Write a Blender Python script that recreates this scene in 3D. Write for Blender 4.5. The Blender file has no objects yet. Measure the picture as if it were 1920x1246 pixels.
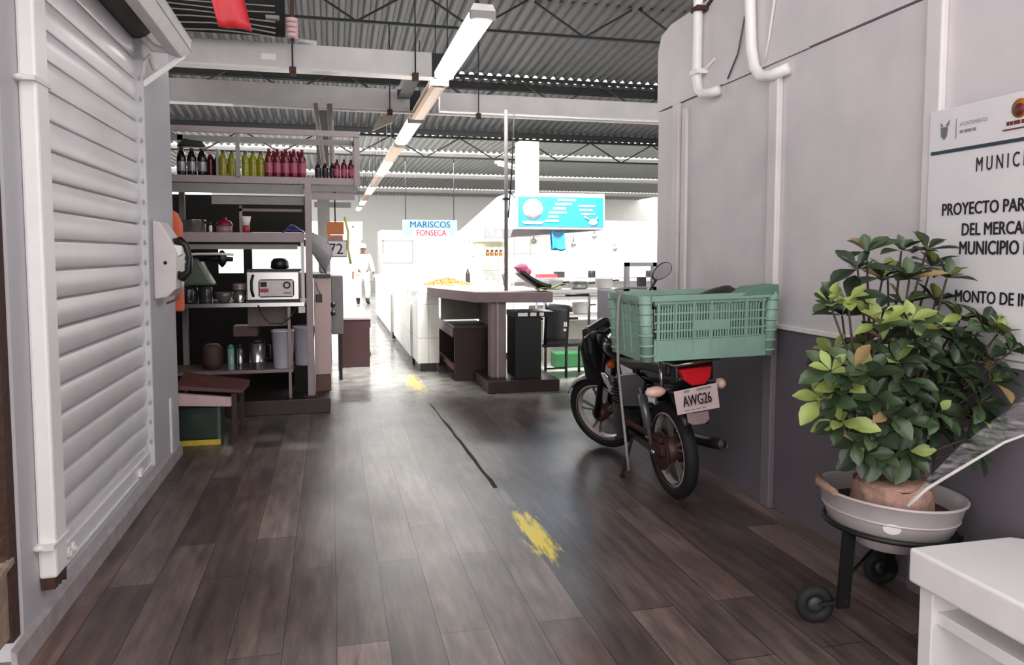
import bpy, bmesh, math, random
from mathutils import Vector, Matrix
SC = bpy.context.scene
COL = SC.collection
R = math.radians

# ------------------------------------------------------------------ camera
cam_d = bpy.data.cameras.new('camera')
cam_d.sensor_width = 36.0
cam_d.lens = 1400.0 / 1920.0 * 36.0
cam_d.shift_y = -55.0 / 1920.0
cam_d.clip_start = 0.05
cam_d.clip_end = 300
cam = bpy.data.objects.new('camera', cam_d)
COL.objects.link(cam)
cam.location = (0, 0, 1.5)
yaw, pitch = math.atan(340 / 1400.0), math.atan(93 / 1400.0)
cam.rotation_euler = (math.pi / 2 - pitch, 0, -yaw)
SC.camera = cam

# ------------------------------------------------------------------ light and exposure
SC.view_settings.view_transform = 'Standard'
SC.view_settings.look = 'None'
SC.view_settings.exposure = 0.0
SC.view_settings.gamma = 1.0
SC.view_settings.use_curve_mapping = False
world = bpy.data.worlds.new('sky')
SC.world = world
world.use_nodes = True
bg = world.node_tree.nodes['Background']
bg.inputs[0].default_value = (1.0, 0.985, 0.97, 1)
bg.inputs[1].default_value = 2.9


def area(name, loc, target, sx, sy, power, color=(1, 1, 1), spread=180):
    d = bpy.data.lights.new(name, 'AREA')
    d.shape = 'RECTANGLE'
    d.size, d.size_y, d.energy, d.color = sx, sy, power, color
    d.spread = R(spread)
    o = bpy.data.objects.new(name, d)
    COL.objects.link(o)
    o.location = loc
    o.rotation_euler = (Vector(target) - Vector(loc)).to_track_quat('-Z', 'Y').to_euler()
    return o


# added area lamps brighten the hall; only far_hall sits at an open roof gap
area('fill_over_counters', (2.0, 8.45, 3.40), (2.1, 10.6, 0.0), 2.0, 0.5, 300, (1, 0.99, 0.96), 100)  # added lamp hung under the beams to whiten the island end
area('fill_over_aisle', (1.5, 15.8, 4.84), (1.5, 15.9, 0), 7.0, 0.9, 1100, (1, 1, 0.98), 170)  # added lamp under closed roof sheet, lifts the aisle floor
area('skylight_far_hall', (5.0, 23.5, 4.4), (5.0, 23.6, 0), 14.0, 1.2, 1300, (1, 1, 1), 170)
area('fill_kitchen', (4.6, 11.3, 3.2), (4.7, 12.9, 1.2), 3.0, 0.8, 260, (1, 1, 1), 160)  # added lamp below beam height to brighten the kitchen, no roof opening here

# ------------------------------------------------------------------ materials


def lin(c):
    if isinstance(c, str):
        c = c.lstrip('#')
        c = tuple(int(c[i:i + 2], 16) / 255.0 for i in (0, 2, 4))
    return tuple((x / 12.92 if x <= 0.04045 else ((x + 0.055) / 1.055) ** 2.4) for x in c) + (1.0,)


class NT:
    def __init__(self, name):
        self.m = bpy.data.materials.new(name)
        self.m.use_nodes = True
        self.t = self.m.node_tree
        self.b = self.t.nodes['Principled BSDF']

    def n(self, kind, **kw):
        x = self.t.nodes.new(kind)
        for k, v in kw.items():
            setattr(x, k, v)
        return x

    def l(self, a, b):
        self.t.links.new(a, b)

    def coord(self, scale=(1, 1, 1), rot=(0, 0, 0)):
        c = self.n('ShaderNodeTexCoord')
        m = self.n('ShaderNodeMapping')
        m.inputs['Scale'].default_value = scale
        m.inputs['Rotation'].default_value = rot
        self.l(c.outputs['Object'], m.inputs['Vector'])
        return m.outputs['Vector']

    def noise(self, vec, scale, detail=3, rough=0.55):
        x = self.n('ShaderNodeTexNoise')
        x.inputs['Scale'].default_value = scale
        x.inputs['Detail'].default_value = detail
        x.inputs['Roughness'].default_value = rough
        if vec is not None:
            self.l(vec, x.inputs['Vector'])
        return x.outputs['Fac']

    def ramp(self, fac, stops):
        x = self.n('ShaderNodeValToRGB')
        e = x.color_ramp.elements
        while len(e) < len(stops):
            e.new(0.5)
        for i, (p, c) in enumerate(stops):
            e[i].position = p
            e[i].color = c if len(c) == 4 else tuple(c) + (1,)
        self.l(fac, x.inputs['Fac'])
        return x.outputs['Color']

    def mix(self, fac, a, b, mode='MIX'):
        x = self.n('ShaderNodeMix', data_type='RGBA', blend_type=mode)
        for s, v in ((x.inputs['Factor'], fac), (x.inputs['A'], a), (x.inputs['B'], b)):
            pass
        ins = [i for i in x.inputs]
        for sock, v in ((ins[0], fac), (ins[6], a), (ins[7], b)):
            if hasattr(v, 'links') or hasattr(v, 'is_linked'):
                self.l(v, sock)
            else:
                sock.default_value = v
        return x.outputs[2]

    def math(self, op, a, b=None, clamp=False):
        x = self.n('ShaderNodeMath', operation=op, use_clamp=clamp)
        for i, v in ((0, a), (1, b)):
            if v is None:
                continue
            if hasattr(v, 'is_linked'):
                self.l(v, x.inputs[i])
            else:
                x.inputs[i].default_value = v
        return x.outputs[0]

    def bump(self, h, strength=0.3, dist=0.01):
        x = self.n('ShaderNodeBump')
        x.inputs['Strength'].default_value = strength
        x.inputs['Distance'].default_value = dist
        self.l(h, x.inputs['Height'])
        self.l(x.outputs['Normal'], self.b.inputs['Normal'])


MATS = {}


def M(name, col=None, rough=0.55, metal=0.0, var=0.12, nscale=9.0, bump=0.0, alpha=1.0, trans=0.0, emit=None, estr=0.0, spec=0.5, sss=None):
    """plain painted / metal / plastic surface with a little procedural unevenness"""
    if name in MATS:
        return MATS[name]
    n = NT(name)
    c = lin(col)
    v = n.coord()
    f = n.noise(v, nscale, 4)
    dark = tuple(x * (1 - var) for x in c[:3]) + (1,)
    lite = tuple(min(1, x * (1 + var * 0.6)) for x in c[:3]) + (1,)
    n.l(n.ramp(f, [(0.3, dark), (0.7, lite)]), n.b.inputs['Base Color'])
    r = n.math('MULTIPLY_ADD', f, 0.16)
    r.node.inputs[2].default_value = max(0.02, rough - 0.08)
    n.l(r, n.b.inputs['Roughness'])
    n.b.inputs['Metallic'].default_value = metal
    n.b.inputs['Specular IOR Level'].default_value = spec
    if alpha < 1:
        n.b.inputs['Alpha'].default_value = alpha
    if trans:
        n.b.inputs['Transmission Weight'].default_value = trans
    if emit:
        n.b.inputs['Emission Color'].default_value = lin(emit)
        n.b.inputs['Emission Strength'].default_value = estr
    if bump:
        n.bump(n.noise(v, nscale * 8, 3), bump, 0.004)
    MATS[name] = n.m
    return n.m


def floor_material():
    n = NT('wood_look_tile')
    v = n.coord(rot=(0, 0, math.pi / 2))
    br = n.n('ShaderNodeTexBrick')
    br.offset = 0.37
    br.inputs['Scale'].default_value = 1.0
    br.inputs['Brick Width'].default_value = 1.2
    br.inputs['Row Height'].default_value = 0.2
    br.inputs['Mortar Size'].default_value = 0.0025
    br.inputs['Mortar Smooth'].default_value = 0.2
    br.inputs['Bias'].default_value = 0.0
    br.inputs['Color1'].default_value = lin('#8c7973')
    br.inputs['Color2'].default_value = lin('#5a4c48')
    br.inputs['Mortar'].default_value = lin('#352b29')
    n.l(v, br.inputs['Vector'])
    vs = n.coord(scale=(9, 1.1, 1))
    grain = n.noise(vs, 2.2, 6, 0.65)
    g = n.ramp(grain, [(0.26, (0.34, 0.34, 0.34)), (0.5, (0.9, 0.89, 0.88)), (0.76, (1.6, 1.56, 1.53))])
    c = n.mix(1.0, br.outputs['Color'], g, 'MULTIPLY')
    blot = n.noise(n.coord(scale=(1.3, 0.6, 1)), 1.3, 3)
    c = n.mix(n.ramp(blot, [(0.40, (0, 0, 0)), (0.60, (0.9, 0.9, 0.9))]), c, n.mix(1.0, c, (0.50, 0.48, 0.49, 1), 'MULTIPLY'))
    # reddish worn boards
    redn = n.noise(n.coord(scale=(2.2, 0.5, 1)), 1.1, 2)
    c = n.mix(n.ramp(redn, [(0.56, (0, 0, 0)), (0.7, (0.5, 0.5, 0.5))]), c, n.mix(1.0, c, (1.35, 0.92, 0.82, 1), 'MULTIPLY'))
    # the boards give way to pale grey worn tile in the hall aisle
    tc = n.n('ShaderNodeTexCoord')
    sx = n.n('ShaderNodeSeparateXYZ')
    n.l(tc.outputs['Object'], sx.inputs[0])
    wob = n.noise(n.coord(), 2.5, 4)
    yy = n.math('ADD', sx.outputs[1], n.math('MULTIPLY', wob, 1.0))
    far = n.ramp(n.math('MULTIPLY', n.math('SUBTRACT', yy, 7.0), 0.45, True), [(0.0, (0, 0, 0)), (1.0, (1, 1, 1))])
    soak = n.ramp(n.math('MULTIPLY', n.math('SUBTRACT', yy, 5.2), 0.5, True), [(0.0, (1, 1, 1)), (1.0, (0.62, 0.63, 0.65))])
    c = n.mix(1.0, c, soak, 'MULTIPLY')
    grey = n.ramp(n.noise(n.coord(), 4.0, 5), [(0.3, lin('#6e6c68')), (0.7, lin('#a8a7a2'))])
    c = n.mix(far, c, grey)
    # streaky yellow patches
    st = n.noise(n.coord(scale=(26, 4, 1)), 1.0, 5, 0.7)

    def patch(cx, cy, rx, ry):
        dx = n.math('DIVIDE', n.math('SUBTRACT', sx.outputs[0], cx), rx)
        dy = n.math('DIVIDE', n.math('SUBTRACT', sx.outputs[1], cy), ry)
        d = n.math('SQRT', n.math('ADD', n.math('MULTIPLY', dx, dx), n.math('MULTIPLY', dy, dy)))
        k = n.math('SUBTRACT', 1.0, d)
        k = n.math('ADD', k, n.math('MULTIPLY', n.math('SUBTRACT', st, 0.55), 2.6))
        return n.math('MULTIPLY', k, 2.2, True)
    m = n.math('MAXIMUM', patch(1.045, 3.80, 0.085, 0.50), n.math('MULTIPLY', patch(0.93, 8.6, 0.12, 0.9), 0.4))
    c = n.mix(n.math('MULTIPLY', m, 0.97), c, lin('#ffe010'))
    # pale chalky scrape ahead of the yellow patch
    m2 = patch(1.03, 4.40, 0.05, 0.28)
    c = n.mix(n.math('MULTIPLY', m2, 0.25), c, lin('#b9b2ae'))
    n.l(c, n.b.inputs['Base Color'])
    wet = n.noise(n.coord(scale=(1.0, 0.55, 1)), 1.2, 4)
    rg = n.ramp(wet, [(0.25, (0.26, 0.26, 0.26)), (0.75, (0.46, 0.46, 0.46))])
    rg = n.mix(far, rg, n.ramp(wet, [(0.3, (0.10, 0.10, 0.10)), (0.75, (0.28, 0.28, 0.28))]))
    n.l(rg, n.b.inputs['Roughness'])
    n.b.inputs['Specular IOR Level'].default_value = 0.45
    h = n.math('ADD', n.math('MULTIPLY', br.outputs['Fac'], -0.8), n.math('MULTIPLY', grain, 0.35))
    n.bump(h, 0.35, 0.006)
    return n.m


def two_tone(name, low, high, z, rough=0.5):
    n = NT(name)
    tc = n.n('ShaderNodeTexCoord')
    sx = n.n('ShaderNodeSeparateXYZ')
    n.l(tc.outputs['Object'], sx.inputs[0])
    f = n.math('GREATER_THAN', sx.outputs[2], z)
    c = n.mix(f, lin(low), lin(high))
    d = n.noise(n.coord(), 3.0, 5)
    c = n.mix(1.0, c, n.ramp(d, [(0.3, (0.9, 0.89, 0.9)), (0.7, (1.04, 1.03, 1.03))]), 'MULTIPLY')
    n.l(c, n.b.inputs['Base Color'])
    n.b.inputs['Roughness'].default_value = rough
    n.bump(n.noise(n.coord(), 30, 3), 0.06, 0.004)
    return n.m


def tile_material(name, tile, grout, w, h, rough=0.25):
    n = NT(name)
    tc = n.n('ShaderNodeTexCoord')
    sx = n.n('ShaderNodeSeparateXYZ')
    n.l(tc.outputs['Object'], sx.inputs[0])
    cb = n.n('ShaderNodeCombineXYZ')
    n.l(n.math('ADD', sx.outputs[0], sx.outputs[1]), cb.inputs[0])
    n.l(sx.outputs[2], cb.inputs[1])
    br = n.n('ShaderNodeTexBrick')
    br.offset = 0.0
    br.inputs['Scale'].default_value = 1
    br.inputs['Brick Width'].default_value = w
    br.inputs['Row Height'].default_value = h
    br.inputs['Mortar Size'].default_value = 0.004
    br.inputs['Color1'].default_value = lin(tile)
    br.inputs['Color2'].default_value = tuple(x * 0.95 for x in lin(tile)[:3]) + (1,)
    br.inputs['Mortar'].default_value = lin(grout)
    n.l(cb.outputs[0], br.inputs['Vector'])
    d = n.noise(n.coord(), 5, 4)
    c = n.mix(1.0, br.outputs['Color'], n.ramp(d, [(0.3, (0.86, 0.86, 0.85)), (0.7, (1, 1, 1))]), 'MULTIPLY')
    n.l(c, n.b.inputs['Base Color'])
    n.b.inputs['Roughness'].default_value = rough
    n.bump(n.math('MULTIPLY', br.outputs['Fac'], -1.0), 0.3, 0.003)
    return n.m


def film_material():
    n = NT('clear_plastic_film')
    f = n.noise(n.coord(scale=(3, 3, 14)), 5, 4)
    n.b.inputs['Base Color'].default_value = lin('#f2ecec')
    n.b.inputs['Roughness'].default_value = 0.25
    n.l(n.ramp(f, [(0.40, (0.02, 0.02, 0.02)), (0.75, (0.26, 0.26, 0.26))]), n.b.inputs['Alpha'])
    return n.m


MAT_FLOOR = floor_material()
MAT_WALL_R = two_tone('lilac_white_wall_paint', '#69636a', '#d8d1d5', 1.07)
MAT_WALL_L = M('left_wall_paint', '#bdbac0', 0.55, var=0.06, nscale=3, bump=0.05)
MAT_TILE_W = tile_material('white_wall_tile', '#efeeea', '#a5a39e', 0.3, 0.3)
MAT_TILE_C = tile_material('white_counter_tile', '#e6e6e1', '#a9a9a3', 0.33, 0.43)
MAT_TILE_B = tile_material('white_bench_tile', '#eae5e6', '#b3a9ab', 0.30, 0.22)
MAT_FILM = film_material()
MAT_FOLD = M('film_fold', '#f4eeee', 0.3, alpha=0.5)
WHITE = M('white_paint', '#e9e4e4', 0.5, var=0.04)
POLEW = M('white_enamel', '#f3efee', 0.4, var=0.03)
SHUT = M('galvanised_shutter', '#e8e4e8', 0.34, 0.12, var=0.08, nscale=2.5)
HOODM = M('galvanised_hood', '#d8d6d8', 0.4, 0.15, var=0.08)
DARK = M('dark_void', '#0d0c0c', 0.8, var=0.1)
BLACK = M('black_plastic', '#161517', 0.38, var=0.15)
BLACKM = M('black_metal', '#1a191b', 0.45, 0.3, var=0.2)
RUBBER = M('tyre_rubber', '#151415', 0.75, var=0.2)
STEEL = M('stainless_steel', '#b9b6b6', 0.22, 0.95, var=0.08)
GALV = M('galvanised_beam', '#bdb8b9', 0.45, 0.15, var=0.12, nscale=3)
ROOFM = M('corrugated_roof_sheet', '#545456', 0.55, 0.2, var=0.2, nscale=2)
ROOFL = M('pale_roof_sheet', '#8f918d', 0.5, 0.1, var=0.12, nscale=2)
TRUSSM = M('dark_truss_steel', '#232224', 0.6, 0.3, var=0.2)
RUST = M('rusty_metal', '#4a3028', 0.85, var=0.4, nscale=40)
PINKP = M('pinkish_painted_steel', '#a39396', 0.5, var=0.08)
GREYP = M('grey_painted_steel', '#8b8784', 0.5, var=0.12)
CONC = M('pinkish_concrete', '#837074', 0.65, var=0.15, nscale=6, bump=0.1)
CONCG = M('grey_concrete', '#77776f', 0.7, var=0.15, nscale=5, bump=0.1)
KERB = M('brown_kerb_tile', '#30221f', 0.4, var=0.2)
MAROON = M('maroon_painted_wood', '#321718', 0.42, var=0.25, nscale=5)
MAROONT = M('worn_bench_top', '#97888a', 0.35, var=0.12)
BROWNW = M('brown_board', '#5d3431', 0.5, var=0.25)
CRATE = M('green_crate_plastic', '#8bab9d', 0.45, var=0.12, nscale=5)
CRATED = M('green_crate_plastic_dark', '#5f8272', 0.45, var=0.12, nscale=5)
ORANGE = M('orange_plastic', '#d8603c', 0.45, var=0.1)
RED = M('red_plastic', '#d22a35', 0.45, var=0.06)
PLATE = M('plate_white', '#e2c9c9', 0.45, var=0.06)
INK = M('black_ink', '#1d1b22', 0.6, var=0.05)
INKG = M('grey_ink', '#8e8b92', 0.6, var=0.05)
SIGNW = M('white_vinyl_sign', '#e4dfe3', 0.45, var=0.03)
TERRA = M('red_soil_clay', '#a98476', 0.9, var=0.3, nscale=30, bump=0.5)
SOIL = M('dark_red_soil', '#4c2b25', 0.9, var=0.3, nscale=40, bump=0.4)
ENAMEL = M('enamel_basin', '#bdb2b4', 0.35, 0.1, var=0.12, nscale=6)
LEAFD = M('leaf_dark_green', '#2b3825', 0.4, var=0.25, nscale=12)
LEAFM = M('leaf_mid_green', '#44563a', 0.4, var=0.25, nscale=12)
LEAFL = M('leaf_yellow_green', '#8f9c55', 0.42, var=0.2, nscale=12)
LEAFB = M('leaf_faded_pink', '#9a7f58', 0.45, var=0.2, nscale=12)
STEMM = M('plant_stem', '#4b4133', 0.7, var=0.3, nscale=30)
MIRROR = M('mirror_glass', '#d5d2d6', 0.12, 0.95, var=0.02)
REDLENS = M('red_lens', '#d3202b', 0.18, var=0.1)
CLEARLENS = M('clear_lens', '#e3b7ad', 0.15, var=0.1)
AMBER = M('amber_lens', '#e0641c', 0.2, var=0.1)
GREENGL = M('dark_green_bin', '#26342b', 0.3, var=0.2)
YELLOW = M('yellow_stripe', '#cdb23a', 0.5, var=0.25, nscale=14)
TUBE_ON = M('lit_tube_diffuser', '#ffffff', 0.4, emit='#fffdf5', estr=9.0)
TUBE_OFF = M('unlit_tube_diffuser', '#a88466', 0.35, var=0.1)  # orange-brown tone paints a warm reflection into the diffuser colour
BLUESIGN = M('blue_sign_panel', '#1b9ad6', 0.35, var=0.1, nscale=1.5)
TEAL = M('teal_plastic', '#2c8c86', 0.3, var=0.1)
BLUEBAG = M('blue_plastic_bag', '#2f86b5', 0.35, var=0.25, nscale=14)
GREYBAG = M('grey_plastic_bag', '#a19da1', 0.35, var=0.2, nscale=10)
PINKC = M('pink_cloth', '#dc6f92', 0.8, var=0.15)
GREENC = M('olive_green_cloth', '#71832c', 0.7, var=0.15)
LILACP = M('lilac_white_plastic', '#c5bfcb', 0.45, var=0.05)
SKIN = M('skin', '#8b6048', 0.55, var=0.08)
WHITECL = M('white_cloth', '#f2f1ee', 0.85, var=0.04)
SHRIMP = M('orange_shrimp', '#d3672f', 0.4, var=0.25, nscale=30)
COLA = M('cola_bottle', '#1c1114', 0.12, var=0.15)
CHERRY = M('dark_red_drink', '#4e141c', 0.12, var=0.2)
REDB = M('red_drink', '#6b1428', 0.12, var=0.2)
LIMEB = M('lime_drink', '#8e8a28', 0.15, var=0.2)
PINKL = M('pink_label', '#a64e62', 0.4, var=0.15)
PINKCAP = M('pale_pink_cap', '#d7b2b4', 0.5, var=0.1)
GREENCAP = M('dark_green_bottle_neck', '#24392f', 0.2, var=0.15)
SILVL = M('silver_label', '#8b8a8c', 0.3, 0.4, var=0.3, nscale=40)
WALLFAR = M('far_white_wall', '#f4f3ef', 0.6, var=0.03)
CREAM = M('cream_column', '#efe6c4', 0.6, var=0.05)

# ------------------------------------------------------------------ mesh builder


class MB:
    def __init__(self):
        self.V, self.F, self.I, self.S = [], [], [], []
        self.T = None

    def _add(self, vs, fs, m=0, smooth=False):
        o = len(self.V)
        if self.T is not None:
            vs = [self.T @ Vector(v) for v in vs]
        self.V += [tuple(v) for v in vs]
        for f in fs:
            self.F.append([i + o for i in f])
            self.I.append(m)
            self.S.append(smooth)
        return self

    def hexa(self, p, m=0):
        return self._add(p, [(0, 3, 2, 1), (4, 5, 6, 7), (0, 1, 5, 4), (1, 2, 6, 5), (2, 3, 7, 6), (3, 0, 4, 7)], m)

    def box(self, x0, x1, y0, y1, z0, z1, m=0):
        return self.hexa([(x0, y0, z0), (x1, y0, z0), (x1, y1, z0), (x0, y1, z0),
                          (x0, y0, z1), (x1, y0, z1), (x1, y1, z1), (x0, y1, z1)], m)

    def prism(self, poly, a, b, axis='z', m=0):
        n = len(poly)

        def pt(u, v, w):
            return {'z': (u, v, w), 'y': (u, w, v), 'x': (w, u, v)}[axis]
        vs = [pt(u, v, a) for u, v in poly] + [pt(u, v, b) for u, v in poly]
        fs = [tuple(range(n))[::-1], tuple(range(n, 2 * n))]
        for i in range(n):
            j = (i + 1) % n
            fs.append((i, j, n + j, n + i))
        return self._add(vs, fs, m)

    def bar(self, p0, p1, w, h=None, m=0, up=(0, 0, 1)):
        h = w if h is None else h
        p0, p1, up = Vector(p0), Vector(p1), Vector(up)
        d = (p1 - p0).normalized()
        if abs(d.dot(up)) > 0.98:
            up = Vector((0, 1, 0))
        s = d.cross(up).normalized() * (w / 2)
        u = s.cross(d).normalized() * (h / 2)
        return self.hexa([p0 - s - u, p0 + s - u, p1 + s - u, p1 - s - u, p0 - s + u, p0 + s + u, p1 + s + u, p1 - s + u], m)

    def tube(self, pts, r, n=8, m=0, closed=False, caps=True):
        P = [Vector(p) for p in pts]
        k = len(P)
        rr = r if isinstance(r, (list, tuple)) else [r] * k
        tang = []
        for i in range(k):
            if closed:
                t = P[(i + 1) % k] - P[i - 1]
            else:
                t = P[min(i + 1, k - 1)] - P[max(i - 1, 0)]
            tang.append(t.normalized())
        a = Vector((0, 0, 1)) if abs(tang[0].z) < 0.9 else Vector((1, 0, 0))
        nrm = (a - tang[0] * a.dot(tang[0])).normalized()
        vs = []
        for i in range(k):
            nrm = (nrm - tang[i] * nrm.dot(tang[i])).normalized()
            bi = tang[i].cross(nrm)
            for j in range(n):
                an = 2 * math.pi * j / n
                vs.append(P[i] + (nrm * math.cos(an) + bi * math.sin(an)) * rr[i])
        fs = []
        for i in range(k if closed else k - 1):
            for j in range(n):
                a0, b0 = i * n + j, i * n + (j + 1) % n
                i2 = (i + 1) % k
                fs.append((a0, b0, i2 * n + (j + 1) % n, i2 * n + j))
        if not closed and caps:
            fs.append(tuple(range(n))[::-1])
            fs.append(tuple((k - 1) * n + j for j in range(n)))
        return self._add(vs, fs, m, True)

    def cyl(self, p0, p1, r0, r1=None, n=16, m=0):
        return self.tube([p0, p1], [r0, r0 if r1 is None else r1], n, m)

    def lathe(self, prof, c=(0, 0, 0), axis=(0, 0, 1), n=20, m=0):
        q = Vector((0, 0, 1)).rotation_difference(Vector(axis))
        c = Vector(c)
        vs, fs = [], []
        for r, z in prof:
            for j in range(n):
                a = 2 * math.pi * j / n
                vs.append(c + q @ Vector((r * math.cos(a), r * math.sin(a), z)))
        for i in range(len(prof) - 1):
            for j in range(n):
                a0, b0 = i * n + j, i * n + (j + 1) % n
                fs.append((a0, b0, b0 + n, a0 + n))
        fs.append(tuple(range(n))[::-1])
        fs.append(tuple((len(prof) - 1) * n + j for j in range(n)))
        return self._add(vs, fs, m, True)

    def torus(self, c, axis, R0, r, n=32, k=10, m=0, squash=1.0):
        q = Vector((0, 0, 1)).rotation_difference(Vector(axis))
        c = Vector(c)
        vs, fs = [], []
        for i in range(n):
            a = 2 * math.pi * i / n
            for j in range(k):
                b = 2 * math.pi * j / k
                rad = R0 + r * math.cos(b)
                vs.append(c + q @ Vector((rad * math.cos(a), rad * math.sin(a), r * squash * math.sin(b))))
        for i in range(n):
            for j in range(k):
                i2, j2 = (i + 1) % n, (j + 1) % k
                fs.append((i * k + j, i2 * k + j, i2 * k + j2, i * k + j2))
        return self._add(vs, fs, m, True)

    def ell(self, c, r, n=14, k=9, m=0, rot=None):
        c = Vector(c)
        vs, fs = [], []
        q = rot if rot is not None else Matrix.Identity(3)
        for i in range(k + 1):
            t = math.pi * i / k
            for j in range(n):
                a = 2 * math.pi * j / n
                vs.append(c + q @ Vector((r[0] * math.sin(t) * math.cos(a), r[1] * math.sin(t) * math.sin(a), r[2] * math.cos(t))))
        for i in range(k):
            for j in range(n):
                a0, b0 = i * n + j, i * n + (j + 1) % n
                fs.append((a0, a0 + n, b0 + n, b0))
        return self._add(vs, fs, m, True)

    def grid(self, fn, nu, nv, m=0, smooth=True):
        vs = [fn(i / nu, j / nv) for i in range(nu + 1) for j in range(nv + 1)]
        fs = []
        w = nv + 1
        for i in range(nu):
            for j in range(nv):
                fs.append((i * w + j, (i + 1) * w + j, (i + 1) * w + j + 1, i * w + j + 1))
        return self._add(vs, fs, m, smooth)

    def text(self, s, org, right, up, height, width=None, align='L', m=0, bold=0.0, extrude=0.0015):
        cu = bpy.data.curves.new('lettering_curve', 'FONT')
        cu.body = s
        cu.size = 1.0
        cu.extrude = 0.0
        cu.offset = 0.0
        cu.resolution_u = 3
        to = bpy.data.objects.new('lettering_curve', cu)
        COL.objects.link(to)
        bpy.context.view_layer.update()
        dg = bpy.context.evaluated_depsgraph_get()
        me = to.evaluated_get(dg).to_mesh()
        vs = [v.co.copy() for v in me.vertices]
        fs = [tuple(p.vertices) for p in me.polygons]
        to.evaluated_get(dg).to_mesh_clear()
        bpy.data.objects.remove(to)
        bpy.data.curves.remove(cu)
        if not vs:
            return self
        x0, x1 = min(v.x for v in vs), max(v.x for v in vs)
        y1 = 0.69
        sy = height / y1
        sxx = sy if width is None else width / (x1 - x0)
        off = {'L': 0, 'C': -(x1 - x0) * sxx / 2, 'R': -(x1 - x0) * sxx}[align]
        org, right, up = Vector(org), Vector(right).normalized(), Vector(up).normalized()
        nn = right.cross(up).normalized()
        top = [org + right * ((v.x - x0) * sxx + off) + up * (v.y * sy) + nn * extrude for v in vs]
        if bold:
            for k in (-1, 1):
                self._add([v + right * (k * bold * sy) + nn * (0.0001 * k) for v in top], fs, m)
                self._add([v + up * (k * bold * 0.5 * sy) + nn * (0.0002 * k) for v in top], fs, m)
        return self._add(top, fs, m)

    def build(self, name, mats, parent=None, bevel=0.0, solid=0.0, seg=2):
        me = bpy.data.meshes.new(name)
        me.from_pydata(self.V, [], self.F)
        if not isinstance(mats, (list, tuple)):
            mats = [mats]
        for x in mats:
            me.materials.append(x)
        me.polygons.foreach_set('material_index', self.I)
        me.polygons.foreach_set('use_smooth', self.S)
        me.update()
        o = bpy.data.objects.new(name, me)
        COL.objects.link(o)
        if parent is not None:
            o.parent = parent
        if solid:
            md = o.modifiers.new('thickness', 'SOLIDIFY')
            md.thickness = solid
            md.offset = 0
        if bevel:
            md = o.modifiers.new('bevel', 'BEVEL')
            md.width = bevel
            md.segments = seg
            md.limit_method = 'ANGLE'
            md.angle_limit = R(50)
        return o


def tag(o, label, cat, group=None, kind=None):
    o['label'] = label
    o['category'] = cat
    if group:
        o['group'] = group
    if kind:
        o['kind'] = kind
    return o


def thing(name, label, cat, loc=(0, 0, 0), rot=(0, 0, 0), group=None):
    o = bpy.data.objects.new(name, None)
    COL.objects.link(o)
    o.empty_display_size = 0.1
    o.location = loc
    o.rotation_euler = rot
    return tag(o, label, cat, group)


def struct(o, label=None, cat=None):
    o['kind'] = 'structure'
    if label:
        o['label'] = label
        o['category'] = cat
    return o


def dup(root, loc=None, label=None, rotz=None):
    r = root.copy()
    COL.objects.link(r)
    if loc is not None:
        r.location = loc
    if rotz is not None:
        r.rotation_euler = (0, 0, rotz)
    if label:
        r['label'] = label
    for ch in list(root.children):
        c = ch.copy()
        COL.objects.link(c)
        c.parent = r
        for g in list(ch.children):
            d = g.copy()
            COL.objects.link(d)
            d.parent = c
    return r


ORD = ['first', 'second', 'third', 'fourth', 'fifth', 'sixth', 'seventh', 'eighth', 'ninth', 'tenth', 'eleventh', 'twelfth']



def W(root):
    """a builder that takes world coordinates for a part of root"""
    mb = MB()
    mb.T = (Matrix.Translation(root.location) @ root.rotation_euler.to_matrix().to_4x4()).inverted()
    return mb


def single(name, mb, mats, label, cat, group=None, kind=None, **kw):
    """a thing that is one mesh, its origin moved to the middle of its base"""
    xs, ys, zs = [v[0] for v in mb.V], [v[1] for v in mb.V], [v[2] for v in mb.V]
    c = Vector(((min(xs) + max(xs)) / 2, (min(ys) + max(ys)) / 2, min(zs)))
    mb.V = [tuple(Vector(v) - c) for v in mb.V]
    o = mb.build(name, mats, None, **kw)
    o.location = c
    return tag(o, label, cat, group, kind)


XL, XR = -1.12, 2.52

# ================================================================== THE SETTING
b = MB()
b.box(-9, 22, -3, 46, -0.12, 0)
struct(b.build('floor', MAT_FLOOR), 'dark wood-look plank tile floor, wet and pale in the hall aisle', 'floor')
b = MB()
random.seed(31)
lft = [(0.945 + 0.05 * k / 16 + random.uniform(-0.004, 0.004), 7.4 - 2.8 * k / 16) for k in range(17)]
rgt = [(x + random.uniform(0.018, 0.030) * (0.5 + 0.5 * (k > 4)), y) for k, (x, y) in enumerate(lft)]
for k in range(16):
    b.prism([lft[k + 1], rgt[k + 1], rgt[k], lft[k]], 0, 0.002)
struct(b.build('trim_6', M('wet_grout', '#231d1c', 0.7, spec=0.15)), 'dark wet drain slot along the floor boards', 'drain')

b = MB()
b.box(XR, XR + 0.22, -2.5, 5.5, 0, 2.597)
b.prism([(-2.5, 2.606), (-2.5, 3.21), (5.28, 3.21), (5.44, 3.17), (5.5, 3.06), (5.5, 2.606)], XR - 0.012, XR + 0.22, 'x')
b.box(XR + 0.03, XR + 0.2, -2.5, 5.5, 2.59, 2.61, 1)
b.box(XR - 0.013, XR, 3.6, 4.5, 2.60, 2.607, 0)
struct(b.build('wall_right', [MAT_WALL_R, DARK]), 'lilac white side wall with dark grey lower band', 'wall')

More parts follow.
